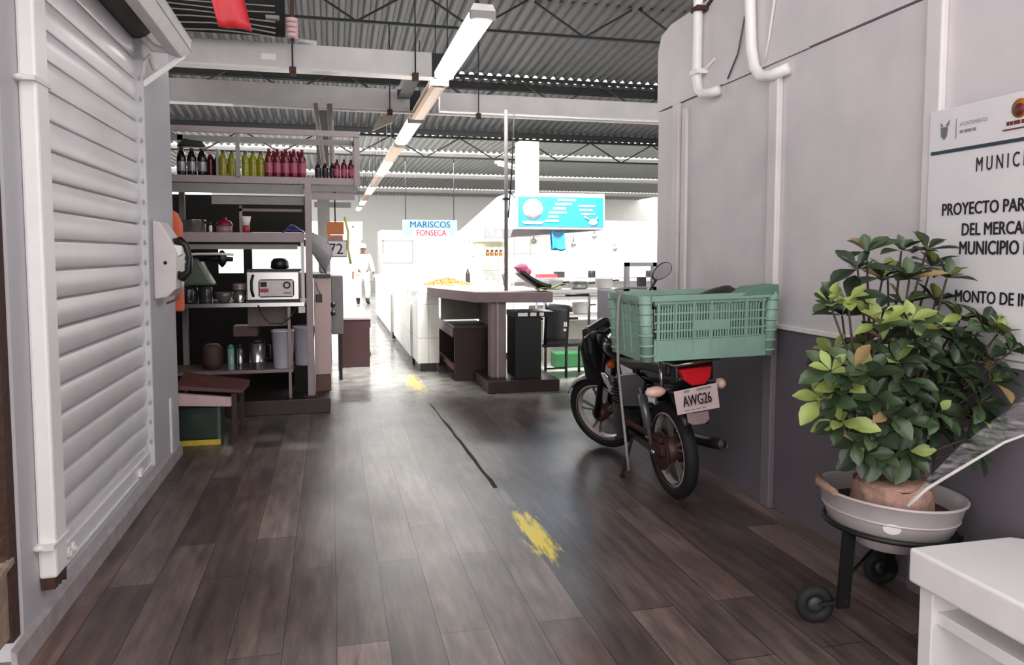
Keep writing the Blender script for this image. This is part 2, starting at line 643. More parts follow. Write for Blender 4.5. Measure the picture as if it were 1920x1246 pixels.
TR = two_tone('trim_paint', '#7a7278', '#ddd5d7', 1.07)
b = MB()
b.box(XR - 0.03, XR, 5.10, 5.20, 0, 2.60)
struct(b.build('trim_1', TR, bevel=0.006), 'white strip at the end of the right wall', 'trim')
b = MB()
b.box(XR - 0.025, XR, 4.985, 5.055, 0, 2.545)
struct(b.build('trim_2', TR, bevel=0.006), 'thinner white strip beside the end strip', 'trim')
b = MB()
b.box(XR - 0.04, XR, 3.83, 3.92, 0, 2.50)
struct(b.build('trim_3', TR, bevel=0.008), 'white vertical batten between crate and sign', 'trim')
b = MB()
b.box(XR - 0.035, XR, 2.66, 2.75, 0, 3.2)
struct(b.build('trim_4', TR, bevel=0.008), 'white vertical batten at the edge of the sign', 'trim')
b = MB()
b.box(XR - 0.014, XR, -2.5, 3.83, 1.066, 1.092)
struct(b.build('trim_5', WHITE, bevel=0.003), 'thin white ledge over the dark dado', 'trim')

b = MB()
b.box(XL - 0.2, XL, 5.14, 5.95, 0, 3.3)
b.box(XL - 0.2, XL, 3.02, 3.30, 0, 3.3)
b.box(XL - 0.2, XL - 0.06, 3.30, 5.14, 2.72, 3.3)
b.box(XL - 0.2, XL - 0.10, -2.5, 3.02, 2.72, 3.3)
b.box(XL - 0.2, XL, 3.30, 5.14, 0, 0.14)
struct(b.build('wall_left', MAT_WALL_L), 'lilac grey pier and surround of the roller shutter', 'wall')
b = MB()
b.prism([(XL, 0), (XL + 0.022, 0), (XL + 0.018, 0.085), (XL, 0.1)], 2.9, 5.95, 'y')
struct(b.build('baseboard_left', M('dusty_kerb', '#a3989b', 0.8, var=0.2, nscale=14)), 'dusty kerb under the roller shutter', 'baseboard')

b = MB()
b.box(-6, 22, 42, 42.3, 0, 5.5)
b.box(20, 20.3, 5.5, 42, 0, 5.5)
struct(b.build('wall_back', WALLFAR), 'sunlit white end wall of the market hall', 'wall')
b = MB()
b.box(-2.7, -2.55, 5.95, 9.2, 0, 4.5)
struct(b.build('wall_side', M('stall_side_wall', '#5b5354', 0.7)), 'side wall of the left stall, added unseen to shade it', 'wall')  # unseen wall added to block side light from the stall
b = MB()
b.box(-2.55, XL - 0.2, 5.90, 5.95, 0, 3.3)
struct(b.build('wall_front', MAT_WALL_L), 'wall closing the left stall behind the pier', 'wall')


def zroof(y):
    return 5.5 - 0.118 * (y - 11.5)


def roof_sheet(name, y0, y1, z0, z1, mat, label, x0=-7.0, x1=18.0, pitch=0.19):
    prof = []
    x = x0
    while x < x1:
        prof += [(x, 0), (x + pitch * 0.3, 0), (x + pitch * 0.45, 0.06), (x + pitch * 0.8, 0.06)]
        x += pitch
    b = MB()
    vs = [(px, y0, z0 + pz) for px, pz in prof] + [(px, y1, z1 + pz) for px, pz in prof]
    n = len(prof)
    b._add(vs, [(i, i + 1, n + i + 1, n + i) for i in range(n - 1)])
    return struct(b.build(name, mat, solid=0.008), label, 'ceiling')


roof_sheet('ceiling', 0.6, 15.05, zroof(4.6), zroof(15.05), ROOFM, 'nearest bay of dark corrugated roof sheet')  # unseen front stretch added to hold overhead light off the near walls
roof_sheet('ceiling', 15.0, 19.3, zroof(15.1) - 0.09, zroof(19.3) - 0.09, ROOFM, 'second bay of dark corrugated roof, over the low trusses')
roof_sheet('ceiling', 20.3, 23.0, 4.62, 4.6, ROOFL, 'pale corrugated roof bay beyond the bright gap')
roof_sheet('ceiling', 23.9, 29.3, 4.6, 4.6, ROOFL, 'third bay of corrugated roof far down the hall')
roof_sheet('ceiling', 30.6, 36.5, 4.6, 4.65, ROOFL, 'fourth bay of corrugated roof far down the hall')
roof_sheet('ceiling', 38.0, 42.0, 4.7, 4.7, ROOFL, 'last bay of corrugated roof by the end wall')


def truss(y, zb, zt, x0, x1, pitch, phase, label, w=0.045):
    t = thing('roof_truss', label, 'truss', ((x0 + x1) / 2, y, zb))
    b = W(t)
    b.box(x0, x1, y - 0.05, y + 0.05, zt - 0.05, zt)
    b.build('top_chord', TRUSSM, t)
    b = W(t)
    b.box(x0, x1, y - 0.03, y + 0.03, zb, zb + 0.04)
    b.build('bottom_chord', TRUSSM, t)
    b = W(t)
    x = x0 + phase
    while x + pitch < x1:
        b.bar((x, y, zb + 0.02), (x + pitch / 2, y, zt - 0.03), w * 0.7, w * 0.7)
        b.bar((x + pitch / 2, y, zt - 0.03), (x + pitch, y, zb + 0.02), w * 0.7, w * 0.7)
        x += pitch
    b.build('web_bars', TRUSSM, t)
    return t


truss(11.5, 4.90, zroof(11.5) - 0.02, -7, 14, 1.77, 0.35, 'nearest dark open-web roof truss, above the grey beams')
truss(15.0, 4.52, zroof(15.0) - 0.02, -7, 16, 1.77, 1.0, 'dark open-web roof truss half hidden behind the grey beams')
truss(19.2, 3.93, zroof(19.2) - 0.11, -7, 18, 1.77, 0.55, 'dark zigzag roof truss seen against the bright roof gap')


def purlin(y, z, label, mat=TRUSSM, h=0.14, x0=-7, x1=18):
    b = MB()
    b.box(x0, x1, y - 0.03, y + 0.03, z - h, z)
    b.box(x0, x1, y - 0.06, y + 0.06, z - 0.012, z)
    b.box(x0, x1, y - 0.06, y + 0.06, z - h, z - h + 0.012)
    return single('roof_purlin', b, mat, label, 'purlin')


purlin(15.18, zroof(15.1) - 0.11, 'dark purlin where the two dark roof bays meet')
purlin(18.6, zroof(18.6) - 0.12, 'dark purlin above the zigzag truss', h=0.12)
purlin(22.9, 4.55, 'white purlin at the far edge of the pale roof bay', WHITE, 0.10)
purlin(29.2, 4.56, 'white purlin across the third roof bay', WHITE, 0.14)
purlin(36.4, 4.6, 'white purlin across the fourth roof bay', WHITE, 0.16)

# box beams of folded sheet steel
for nm, y, x0, x1, z0, z1, lab in (
        ('roof_beam', 8.5, -2.6, 1.14, 3.49, 3.745, 'nearer grey folded-steel beam with a blank white sticker'),
        ('roof_beam', 10.5, -2.9, 1.10, 3.47, 3.75, 'second grey folded-steel beam ending left of the lamp row'),
        ('roof_beam', 10.5, 1.52, 12.0, 3.50, 3.74, 'grey folded-steel beam running right from the lamp row')):
    t = thing(nm, lab, 'beam', ((x0 + x1) / 2, y, z0))
    b = W(t)
    b.box(x0, x1, y, y + 0.16, z0, z1)
    b.build('web', GALV, t, bevel=0.004)
    b = W(t)
    b.box(x0, x1, y - 0.012, y + 0.17, z0 - 0.02, z0)
    b.build('flange', M('pale_flange', '#c3bdbe', 0.4, 0.2), t)
    if y == 8.5:
        b = W(t)
        b.box(-0.68, -0.53, y - 0.004, y, 3.56, 3.625)
        b.build('sticker', WHITE, t)
        b = W(t)
        b.box(1.14, 1.28, y + 0.02, y + 0.16, z0 - 0.01, z1)
        b.build('end_bracket', TRUSSM, t)
    if x0 < -2.8:
        b = W(t)
        b.box(1.10, 1.24, y + 0.02, y + 0.16, z0, z1)
        b.build('end_bracket', TRUSSM, t)

# hanger rods and a conduit under the beams
b = MB()
b.tube([(-1.2, 10.45, 3.43), (5.5, 10.45, 3.43)], 0.018)
single('conduit_pipe', b, GALV, 'thin pale conduit clipped under the second beam', 'pipe')
for i, (x, y, z, zt, lab) in enumerate(((-0.36, 8.45, 3.45, 4.6, 'thin rod hanging in front of the nearer beam'),
                                    (0.95, 8.45, 3.46, 5.0, 'thin rod over the right end of the nearer beam'),
                                    (0.82, 10.42, 3.42, 4.6, 'thin rod over the right end of the second beam'),
                                    (2.05, 10.42, 3.42, 5.0, 'thin rod over the right-hand grey beam'))):
    t = thing('hanger_rod', lab, 'rod', (x, y, z), group='rods hanging from the roof')
    b = W(t)
    b.tube([(x, y, z), (x, y, zt)], 0.008, 6)
    b.build('rod', TRUSSM, t)
    b = W(t)
    b.box(x - 0.035, x + 0.035, y - 0.02, y + 0.05, z - 0.05, z + 0.04)
    b.build('clamp', RUST, t, bevel=0.008)

# small pipes rising behind the bottles: two slanted posts
b = MB()
b.tube([(-0.06, 10.2, 2.62), (-0.16, 10.2, 3.45)], 0.03)
b.tube([(0.05, 10.2, 2.62), (0.02, 10.2, 3.45)], 0.035)
single('pipe_pair', b, GREYP, 'pair of grey pipes rising behind the bottle shelf to the beam', 'pipe')
b = MB()
b.box(-0.16, 0.0, 10.6, 10.75, 0, 3.5)
single('steel_column', b, M('dim_column', '#5f5b58', 0.6), 'dim steel column behind the bottle shelf', 'column')

# ================================================================== LAMP ROW
LZ, LX = 3.45, 1.24


def lamp(lit):
    t = thing('fluorescent_lamp', 'x', 'lamp', (LX, 0, LZ), group='row of fluorescent lamps over the aisle')
    b = MB()
    b.prism([(-0.11, 0.015), (-0.08, 0.075), (0.08, 0.075), (0.11, 0.015)], -1.1, 1.1, 'y')
    b.build('housing', M('lamp_housing', '#d9d4d2', 0.45), t)
    b = MB()
    b.prism([(-0.1, 0.013), (-0.09, -0.035), (-0.05, -0.055), (0.05, -0.055), (0.09, -0.035), (0.1, 0.013)], -1.06, 1.06, 'y')
    b.build('diffuser', TUBE_ON if lit else TUBE_OFF, t)
    b = MB()
    for s in (-1, 1):
        b = MB()
        b.box(-0.105, 0.105, s * 1.08 - 0.03, s * 1.08 + 0.03, -0.04, 0.02)
        b.build('end_cap', M('lamp_end_cap', '#8c8784', 0.5), t)
        b = MB()
        b.tube([(0, s * 0.8, 0.07), (0, s * 0.8, 0.98)], 0.006, 6)
        b.build('suspension', TRUSSM, t)
    return t


lit0, off0 = lamp(True), lamp(False)
ys = [7.2, 9.72, 12.25, 14.75, 17.5, 20.3, 23.2, 26.0, 29.0, 33.0]
names = ['nearest lit fluorescent lamp of the aisle row', 'unlit brownish lamp just behind the nearest lit lamp',
         'second lit lamp, hanging below the grey beams', 'unlit lamp between the second and third lit lamps',
         'third lit lamp of the aisle row', 'unlit lamp after the third lit lamp', 'fourth lit lamp, small in the distance',
         'unlit lamp before the farthest lit ones', 'fifth lit lamp, a far bright speck', 'farthest lit lamp of the aisle row']
done = {0: False, 1: False}
for i, y in enumerate(ys):
    k = i % 2 if i < 9 else 0
    src = off0 if k else lit0
    if not done[k]:
        src.location = (LX, y, LZ)
        src['label'] = names[i]
        done[k] = True
    else:
        dup(src, (LX, y, LZ), names[i])
b = MB()
b.box(LX - 0.32, LX - 0.15, 8.72, 10.4, 3.60, 3.72)
single('lamp_channel', b, TRUSSM, 'dark channel along the lamp row between the beams', 'channel')
b = MB()
b.prism([(0.62, 3.28), (0.92, 3.42), (0.98, 3.50), (0.72, 3.50)], 11.2, 11.25, 'y')
single('hanging_board', b, M('board_grey', '#8d857d', 0.6), 'small tilted grey board under the second beam', 'board')
# lamp seen far right, and two small unlit lamps
for x, y, z, ang, ln, lab, mt in ((4.05, 17.2, 3.55, 38, 1.0, 'short unlit lamp hanging askew above the white awning', TUBE_OFF),
                              (4.95, 9.4, 3.16, 80, 0.5, 'small lamp bracketed beside the end of the right wall', TUBE_ON),
                              (5.9, 11.4, 2.35, 80, 0.7, 'lit bulb lamp low behind the right wall end', TUBE_ON)):
    t = thing('small_lamp', lab, 'lamp', (x, y, z), (0, 0, R(-ang)))
    b = MB()
    b.box(-0.07, 0.07, -ln / 2, ln / 2, 0, 0.06)
    b.build('housing', M('lamp_housing', '#d9d4d2'), t)
    b = MB()
    b.tube([(0, -ln / 2 + .05, -0.02), (0, ln / 2 - .05, -0.02)], 0.03, 10)
    b.build('tube', mt if mt is TUBE_ON else WHITE, t)
    b = MB()
    b.tube([(0, 0, 0.06), (0, 0, 0.9)], 0.008, 6)
    b.build('suspension', TRUSSM, t)

# ================================================================== WIRES AND FLAG, TOP LEFT
t = thing('insulator_rack', 'white insulator spools on a rack above the nearer beam', 'insulator', (-0.34, 8.0, 3.66))
for i in range(4):
    b = MB()
    z = 0.03 + i * 0.05
    b.lathe([(0.03, 0), (0.065, 0.006), (0.05, 0.02), (0.065, 0.036), (0.03, 0.042)], (0, 0, z - 0.02), n=16)
    b.build('spool', PINKCAP, t)
b = MB()
b.bar((0, 0.07, 0), (0, 0.07, 0.45), 0.04)
b.bar((0, 0.02, 0.0), (0, 0.1, 0.0), 0.03)
b.build('bracket', RUST, t)
b = MB()
b.box(-0.25, -0.12, -0.02, 0.04, 0.18, 0.215)
b.build('splice', M('splice', '#8a807c', 0.5), t)
b = MB()
b.cyl((0.05, -0.02, -0.02), (0.24, -0.02, -0.03), 0.024)
b.build('end_stub', GALV, t)
for i in range(6):
    z = 3.67 + i * 0.055
    b = MB()
    sag = [(-2.5 + k * 0.2, 8.0, z + 0.03 + 0.012 * math.sin(k * 0.9 + i) - 0.05 * max(0, (k - 7) / 3.5) * (1 if i < 4 else 0.4)) for k in range(11)]
    b.tube(sag, 0.0075, 6)
    single('power_cable', b, M('aluminium_cable', '#98928f', 0.4, 0.4), ['lowest', 'second', 'third', 'fourth', 'fifth', 'topmost'][i] + ' of the aluminium cables strung to the insulator rack', 'cable', 'cables at the insulator rack')
b = MB()
b.box(-2.6, -0.42, 8.25, 8.30, 3.75, 4.4)
single('roof_board', b, DARK, 'dark board behind the cables and the red banner', 'board')
b = MB()
b.grid(lambda u, v: (-0.93 + 0.25 * u + 0.10 * v, 6.4 + 0.02 * math.sin(u * 7), 3.72 - 0.43 * v - 0.02 * u), 8, 6)
single('red_banner', b, RED, 'red banner strip hanging at the top in front of the cables', 'banner', solid=0.012)

# ================================================================== LEFT SHUTTER
t = thing('roller_shutter', 'closed galvanised roller shutter with hood, left foreground', 'shutter', (XL, 4.2, 0.14))
b = W(t)
prof = []
z = 0.17
pit = 0.127
while z < 2.86:
    for q in range(20):
        u = q / 20.0
        prof.append((XL - 0.046 + 0.012 * math.sin(math.pi * min(1, u / 0.96)) ** 0.8, z + u * pit) if u < 0.90 else (XL - 0.080, z + u * pit))
    z += pit
n = len(prof)
vs = [(x, 3.27, zz) for x, zz in prof] + [(x, 5.155, zz) for x, zz in prof]
b._add(vs, [(i, i + 1, n + i + 1, n + i) for i in range(n - 1)], 0, False)
b.build('slat_curtain', SHUT, t, solid=0.006)
b = W(t)
b.box(XL - 0.06, XL - 0.02, 3.29, 5.15, 0.145, 0.235)
b.box(XL - 0.025, XL - 0.012, 3.29, 5.15, 0.145, 0.16)
b.build('bottom_bar', SHUT, t, bevel=0.004)
b = W(t)
b.box(XL - 0.07, XL + 0.004, 5.135, 5.16, 0.14, 2.70)
b.build('side_rail', HOODM, t)
zz = 0.3
while zz < 2.6:
    b = W(t)
    b.ell((XL - 0.012, 5.128, zz), (0.006, 0.008, 0.016), 8, 6)
    b.build('slat_end_clip', GALV, t)
    zz += pit
for y in (3.56, 3.62):
    b = W(t)
    b.torus((XL - 0.012, y, 0.195), (1, 0, 0.1), 0.017, 0.008, 18, 8)
    b.build('padlock_ring', POLEW, t)
b = W(t)
b.torus((XL - 0.012, 4.87, 0.18), (1, 0, 0), 0.015, 0.006, 16, 8)
b.box(XL - 0.02, XL + 0.0, 4.80, 4.84, 0.165, 0.20)
b.build('latch', POLEW, t)
b = W(t)
b.prism([(-0.99, 2.775), (-0.905, 2.745), (-0.855, 2.80), (-0.85, 2.875), (-0.90, 2.92), (-0.99, 2.94)], 1.5, 5.27, 'y')
b.box(-0.90, -0.846, 1.5, 5.275, 2.80, 2.81)
b.box(-0.90, -0.846, 1.5, 5.275, 2.865, 2.873)
hood = b.build('hood', HOODM, t, bevel=0.004)
b = W(t)
b.cyl((XL - 0.02, 1.6, 2.93), (XL - 0.02, 5.1, 2.93), 0.11, n=24)
b.build('roll_drum', M('drum_dark', '#3a3836', 0.7), t)
b = W(t)
b.bar((-1.13, 5.17, 2.55), (-0.90, 5.26, 2.765), 0.05, 0.035)
b.build('bracket_arm', POLEW, t, bevel=0.004)
b = W(t)
b.tube([(-1.12, 5.12, 2.92), (-1.11, 5.16, 2.84), (-1.06, 5.2, 2.79), (-0.98, 5.22, 2.785)], [0.02, 0.024, 0.026, 0.018], 10)
b.tube([(-1.13, 5.18, 2.60), (-1.125, 5.17, 2.68), (-1.09, 5.2, 2.74), (-1.06, 5.22, 2.66)], 0.018, 10)
b.build('guide_flare', POLEW, t)

t = thing('downpipe', 'square white downpipe with a rusted broken foot beside the shutter', 'pipe', (XL + 0.035, 3.24, 0.19))
b = W(t)
b.box(XL, XL + 0.065, 3.175, 3.305, 0.235, 3.3)
b.build('pipe', POLEW, t, bevel=0.012)
b = W(t)
random.seed(3)
for k in range(6):
    yy = 3.18 + k * 0.022
    b.prism([(yy, 0.24), (yy + 0.024, 0.24), (yy + 0.018, 0.205 - random.uniform(0, 0.03)), (yy + 0.004, 0.2 - random.uniform(0, 0.02))], XL + 0.006, XL + 0.055, 'x')
b.build('broken_end', RUST, t)
for z in (2.14, 0.36):
    b = W(t)
    b.box(XL, XL + 0.07, 3.14, 3.32, z, z + 0.018)
    b.cyl((XL, 3.145, z + 0.01), (XL + 0.03, 3.145, z + 0.01), 0.012)
    b.build('clip', WHITE, t)
b = MB()
b.box(XL, XL + 0.012, 5.62, 5.67, 0.02, 0.48)
single('cover_strip', b, WHITE, 'short white cover strip low on the pier by the stall', 'strip', bevel=0.004)

t = thing('roller_shutter', 'second roller shutter with rusty edge, cut by the left picture edge', 'shutter', (XL, 2.2, 0.1))
b = W(t)
prof = []
z = 0.42
while z < 2.7:
    for q in range(6):
        u = q / 6.0
        prof.append((XL - 0.05 + 0.008 * math.sin(math.pi * u), z + u * 0.127))
    z += 0.127
n = len(prof)
b._add([(x, 0.8, zz) for x, zz in prof] + [(x, 2.97, zz) for x, zz in prof], [(i, i + 1, n + i + 1, n + i) for i in range(n - 1)])
b.build('slat_curtain', M('shutter_pinkish', '#d8cbc9', 0.5, 0.1, var=0.1), t, solid=0.006)
b = W(t)
b.box(XL - 0.05, XL - 0.012, 2.955, 3.02, 0.1, 2.7)
b.build('rusty_edge', RUST, t)
b = W(t)
b.box(XL - 0.06, XL - 0.02, 0.8, 2.95, 0.12, 0.40)
b.bar((XL - 0.012, 2.8, 0.37), (XL - 0.012, 2.97, 0.40), 0.02)
b.build('bottom_bar', M('dirty_tan', '#9c8577', 0.8, var=0.35, nscale=25), t)

# payphone on the pier
t = thing('payphone', 'white wall payphone with a black handset on the grey pier', 'payphone', (XL, 5.4, 1.2))
b = W(t)
b.prism([(XL, 1.20), (-1.04, 1.215), (-0.985, 1.27), (-0.975, 1.50), (-1.01, 1.60), (-1.075, 1.705), (XL, 1.715)], 5.27, 5.56, 'y')
b.build('body', M('phone_shell', '#ddd3d5', 0.4, var=0.05), t, bevel=0.012, seg=3)
b = W(t)
b.tube([(-1.0, 5.35, 1.575), (-0.965, 5.33, 1.585), (-0.925, 5.32, 1.55), (-0.905, 5.32, 1.47), (-0.915, 5.32, 1.38), (-0.955, 5.33, 1.345), (-0.985, 5.34, 1.36)],
       [0.026, 0.03, 0.022, 0.018, 0.022, 0.032, 0.028], 12)
b.build('handset', BLACK, t)
b = W(t)
b.prism([(-1.0, 1.47), (-0.95, 1.49), (-0.945, 1.55), (-1.0, 1.56)], 5.29, 5.36, 'y')
b.build('earpiece_cradle', POLEW, t, bevel=0.008)
b = W(t)
b.cyl((-1.045, 5.262, 1.44), (-1.045, 5.272, 1.44), 0.011)
b.build('lock', INK, t)
b = W(t)
b.tube([(-0.965, 5.33, 1.33), (-0.97, 5.34, 1.26), (-1.0, 5.4, 1.2), (-1.04, 5.46, 1.18), (-1.09, 5.52, 1.16)], 0.008, 8)
b.build('cord', M('phone_cord', '#8f888c', 0.4), t)
b = MB()
b.prism([(-1.22, 1.07), (-1.075, 1.07), (-1.07, 1.72), (-1.1, 1.80), (-1.15, 1.83), (-1.22, 1.83)], 5.965, 6.06, 'y')
single('orange_panel', b, ORANGE, 'orange plastic panel behind the payphone at the pier corner', 'panel', bevel=0.01)

# ================================================================== PIPES ON THE RIGHT WALL
for pts, lab in (([(2.46, 4.72, 3.6), (2.46, 4.76, 3.27), (2.46, 4.76, 2.70), (2.46, 4.74, 2.62), (2.46, 4.68, 2.575), (2.47, 4.60, 2.565), (2.5, 4.52, 2.57)], 'white pipe with wire-tied clamps bending into the far end of the right wall'),
                 ([(2.46, 4.13, 3.6), (2.46, 4.11, 3.05), (2.46, 4.08, 2.72), (2.46, 4.04, 2.60), (2.46, 3.97, 2.53), (2.47, 3.88, 2.515), (2.5, 3.76, 2.53)], 'white pipe bending toward the wall batten, nearer the sign')):
    t = thing('white_pipe', lab, 'pipe', (2.46, pts[3][1], 2.5))
    b = W(t)
    b.tube(pts, 0.032, 14)
    b.build('pipe', POLEW, t)
    if pts[0][1] > 4.5:
        for z in (2.72, 3.14):
            b = W(t)
            b.box(2.425, 2.52, 4.70, 4.80, z, z + 0.03)
            b.bar((2.5, 4.70, z + 0.03), (2.51, 4.60, z + 0.07), 0.02)
            b.build('clamp', RUST if z > 3 else POLEW, t)
b = MB()
b.tube([(2.49, 3.79, 3.4), (2.49, 3.86, 3.1), (2.495, 3.95, 2.75), (2.5, 4.0, 2.62)], 0.008, 6)
single('wall_cable', b, WHITE, 'thin pale cable slanting down beside the nearer white pipe', 'cable')
b = MB()
b.tube([(2.495, 4.22, 2.95), (2.5, 4.3, 2.75), (2.5, 4.42, 2.62)], 0.006, 6)
single('wall_cable', b, MAT_WALL_R, 'faint cable slanting between the two white pipes', 'cable')

# ================================================================== LEFT STALL
b = MB()
b.box(-2.55, -0.03, 7.2, 9.9, 0, 0.13)
b.box(-2.55, -0.02, 7.18, 7.26, 0.0, 0.14)
b.box(-0.09, -0.02, 7.2, 9.9, 0.0, 0.138)
single('stall_platform', b, KERB, 'low brown-tiled platform under the left food stall', 'platform', bevel=0.006)

rk = thing('stall_rack', 'pale steel stall frame with a high bottle shelf and two lower shelves', 'rack', (-0.7, 7.5, 0.13))
YF, YB = 7.3, 7.85


def rpart(name, boxes, mat, bevel=0.0):
    b = W(rk)
    for q in boxes:
        b.box(*q)
    return b.build(name, mat, rk, bevel=bevel)


rpart('front_post', [(-0.225, -0.165, YF - 0.03, YF + 0.03, 0.15, 2.16)], PINKP, 0.004)
rpart('foot_plate', [(-0.26, -0.13, YF - 0.06, YF + 0.06, 0.14, 0.155)], RUST)
rpart('back_post', [(-0.225, -0.175, YB, YB + 0.05, 0.13, 2.16)], GREYP)
rpart('side_post', [(-1.42, -1.37, YB, YB + 0.05, 0.13, 2.65)], GREYP)
rpart('upper_post', [(0.235, 0.285, YF - 0.02, YF + 0.03, 2.14, 2.63)], PINKP)
rpart('upper_post', [(-0.825, -0.79, YF - 0.02, YF + 0.015, 2.2, 2.63)], GREYP)
rpart('upper_post', [(0.235, 0.285, YB, YB + 0.05, 2.14, 2.63)], GREYP)
rpart('top_rail', [(-1.7, 0.285, YF - 0.03, YF + 0.02, 2.595, 2.645)], PINKP)
rpart('top_rail', [(-1.7, 0.285, YB, YB + 0.05, 2.595, 2.645)], GREYP)
rpart('end_rail', [(0.24, 0.28, YF, YB, 2.60, 2.64)], GREYP)
rpart('bottle_shelf', [(-1.7, 0.255, YF, YB, 2.145, 2.21)], PINKP, 0.004)
rpart('fascia', [(-1.7, -0.235, YF + 0.02, YF + 0.05, 2.055, 2.14)], GREYP)
rpart('fascia', [(-0.16, 0.24, YF + 0.02, YF + 0.05, 2.085, 2.14)], GREYP)
rpart('fascia', [(-0.16, 0.235, YF + 0.05, YF + 0.08, 2.01, 2.07)], PINKP)
rpart('fascia', [(-1.05, -0.235, YF + 0.05, YF + 0.08, 1.955, 2.03)], GREYP)
rpart('fascia', [(-0.14, 0.2, YF + 0.09, YF + 0.12, 1.94, 1.99)], GREYP)
rpart('middle_shelf', [(-1.7, -0.235, YF + 0.02, YB, 1.655, 1.69)], PINKP)
rpart('shelf_lip', [(-1.7, -0.235, YF, YF + 0.03, 1.605, 1.695)], PINKP, 0.004)
rpart('under_rail', [(-1.7, -0.30, YF + 0.05, YF + 0.1, 1.54, 1.585)], GREYP)
rpart('counter_shelf', [(-1.7, -0.245, YF + 0.0, YB + 0.1, 1.005, 1.04)], STEEL)
rpart('right_rail', [(-0.27, -0.24, YF + 0.01, YF + 0.05, 1.03, 1.61)], WHITE)
rpart('lower_shelf', [(-1.7, -0.36, YF + 0.05, YB, 0.375, 0.405)], M('dark_shelf_steel', '#8d7c7b', 0.4, 0.3))
rpart('thin_post', [(-0.40, -0.375, YF + 0.03, YF + 0.06, 0.13, 1.0)], M('dark_shelf_steel', '#8d7c7b'))
rpart('corner_brace', [(-0.3, -0.24, YF + 0.02, YF + 0.06, 0.94, 1.0)], WHITE)

# back partition with its two bright openings
bp = MB()
DB = M('stall_back_board', '#1e1817', 0.7, var=0.2)
bp.box(-2.55, -0.22, 8.9, 8.94, 0.13, 1.28)
bp.box(-2.55, -1.22, 8.9, 8.94, 1.28, 2.15)
bp.box(-0.95, -0.86, 8.9, 8.94, 1.28, 2.15)
bp.box(-1.22, -0.95, 8.9, 8.94, 1.60, 2.15)
bp.box(-0.86, -0.22, 8.9, 8.94, 1.58, 1.66)
bp.box(-0.86, -0.22, 8.9, 8.94, 1.74, 2.15)
o = single('back_partition', bp, DB, 'dark board partition with bright openings at the back of the left stall', 'partition')


def bottle(name, h, r, mats, label_band=True, cap_h=0.03):
    """mats: body, label, cap"""
    t = thing(name, 'x', 'bottle')
    b = MB()
    b.lathe([(r * 0.9, 0), (r, 0.012), (r, h * 0.30), (r * 0.93, h * 0.42), (r, h * 0.55), (r * 0.96, h * 0.68), (r * 0.6, h * 0.84), (r * 0.33, h * 0.92), (r * 0.33, h - cap_h)], n=14)
    b.build('bottle_body', mats[0], t)
    b = MB()
    b.lathe([(r * 1.01, h * 0.16), (r * 1.03, h * 0.18), (r * 1.03, h * 0.50), (r * 1.01, h * 0.52)], n=14)
    b.build('label_sleeve', mats[1], t)
    b = MB()
    b.lathe([(r * 0.42, h - cap_h - 0.005), (r * 0.42, h - 0.003), (r * 0.36, h)], n=12)
    b.build('cap', mats[2], t)
    return t


def row(proto, pts, labels, group):
    for i, p in enumerate(pts):
        if i == 0:
            proto.location = p
            proto['label'] = labels[0]
            proto['group'] = group
        else:
            d = dup(proto, p, labels[i])


ZS = 2.21
row(bottle('soda_bottle', 0.25, 0.042, (COLA, SILVL, BLACK)), [(-1.31 + i * 0.088, 7.42, ZS) for i in range(3)],
    [ORD[i] + ' near-black cola bottle from the left on the high shelf' for i in range(3)], 'dark cola bottles on the high shelf')
row(bottle('soda_bottle', 0.235, 0.036, (CHERRY, CHERRY, PINKCAP), cap_h=0.05), [(-1.14 + i * 0.066, 7.52, ZS) for i in range(3)],
    [ORD[i] + ' dark red bottle with a pale pink cap, left part of the high shelf' for i in range(3)], 'dark red bottles with pink caps')
row(bottle('soda_bottle', 0.245, 0.038, (LIMEB, LIMEB, GREENCAP), cap_h=0.07), [(x, 7.45, ZS) for x in (-0.955, -0.878, -0.758, -0.690, -0.620)],
    ['first lime bottle left of the thin upper post', 'second lime bottle, right against the thin upper post', 'first lime bottle right of the thin upper post',
     'middle lime bottle of the three right of the thin post', 'last lime bottle, beside the red bottle pack'], 'lime bottles with dark green necks')
row(bottle('soda_bottle', 0.27, 0.036, (REDB, PINKL, REDB)), [(-0.545 + i * 0.075, 7.42, ZS) for i in range(5)] + [(-0.51 + i * 0.075, 7.55, ZS) for i in range(4)],
    [ORD[i] + ' red bottle in the front row of the red pack' for i in range(5)] + [ORD[i] + ' red bottle in the back row of the red pack' for i in range(4)], 'pack of red soda bottles')
row(bottle('soda_bottle', 0.15, 0.03, (COLA, INK, BLACK)), [(-0.10 + i * 0.066, 7.42, ZS) for i in range(3)],
    [ORD[i] + ' short dark bottle right of the steel column' for i in range(3)], 'short dark bottles')
row(bottle('soda_bottle', 0.185, 0.031, (REDB, PINKL, BLACK)), [(0.075 + i * 0.066, 7.40, ZS) for i in range(3)],
    [ORD[i] + ' small red bottle with a dark cap by the right upper post' for i in range(3)], 'small red bottles with dark caps')
b = MB()
b.prism([(-1.34, ZS + 0.26), (-1.1, ZS + 0.26), (-1.12, ZS + 0.31), (-1.28, ZS + 0.33)], 7.36, 7.5, 'y')
single('folded_cloth', b, BLACK, 'dark folded cloth lying over the cola bottles', 'cloth', bevel=0.01)
b = MB()
b.box(-1.01, -0.99, 7.40, 7.6, ZS, ZS + 0.25)
single('bottle_divider', b, GREYP, 'grey card standing between dark red and lime bottles', 'card')

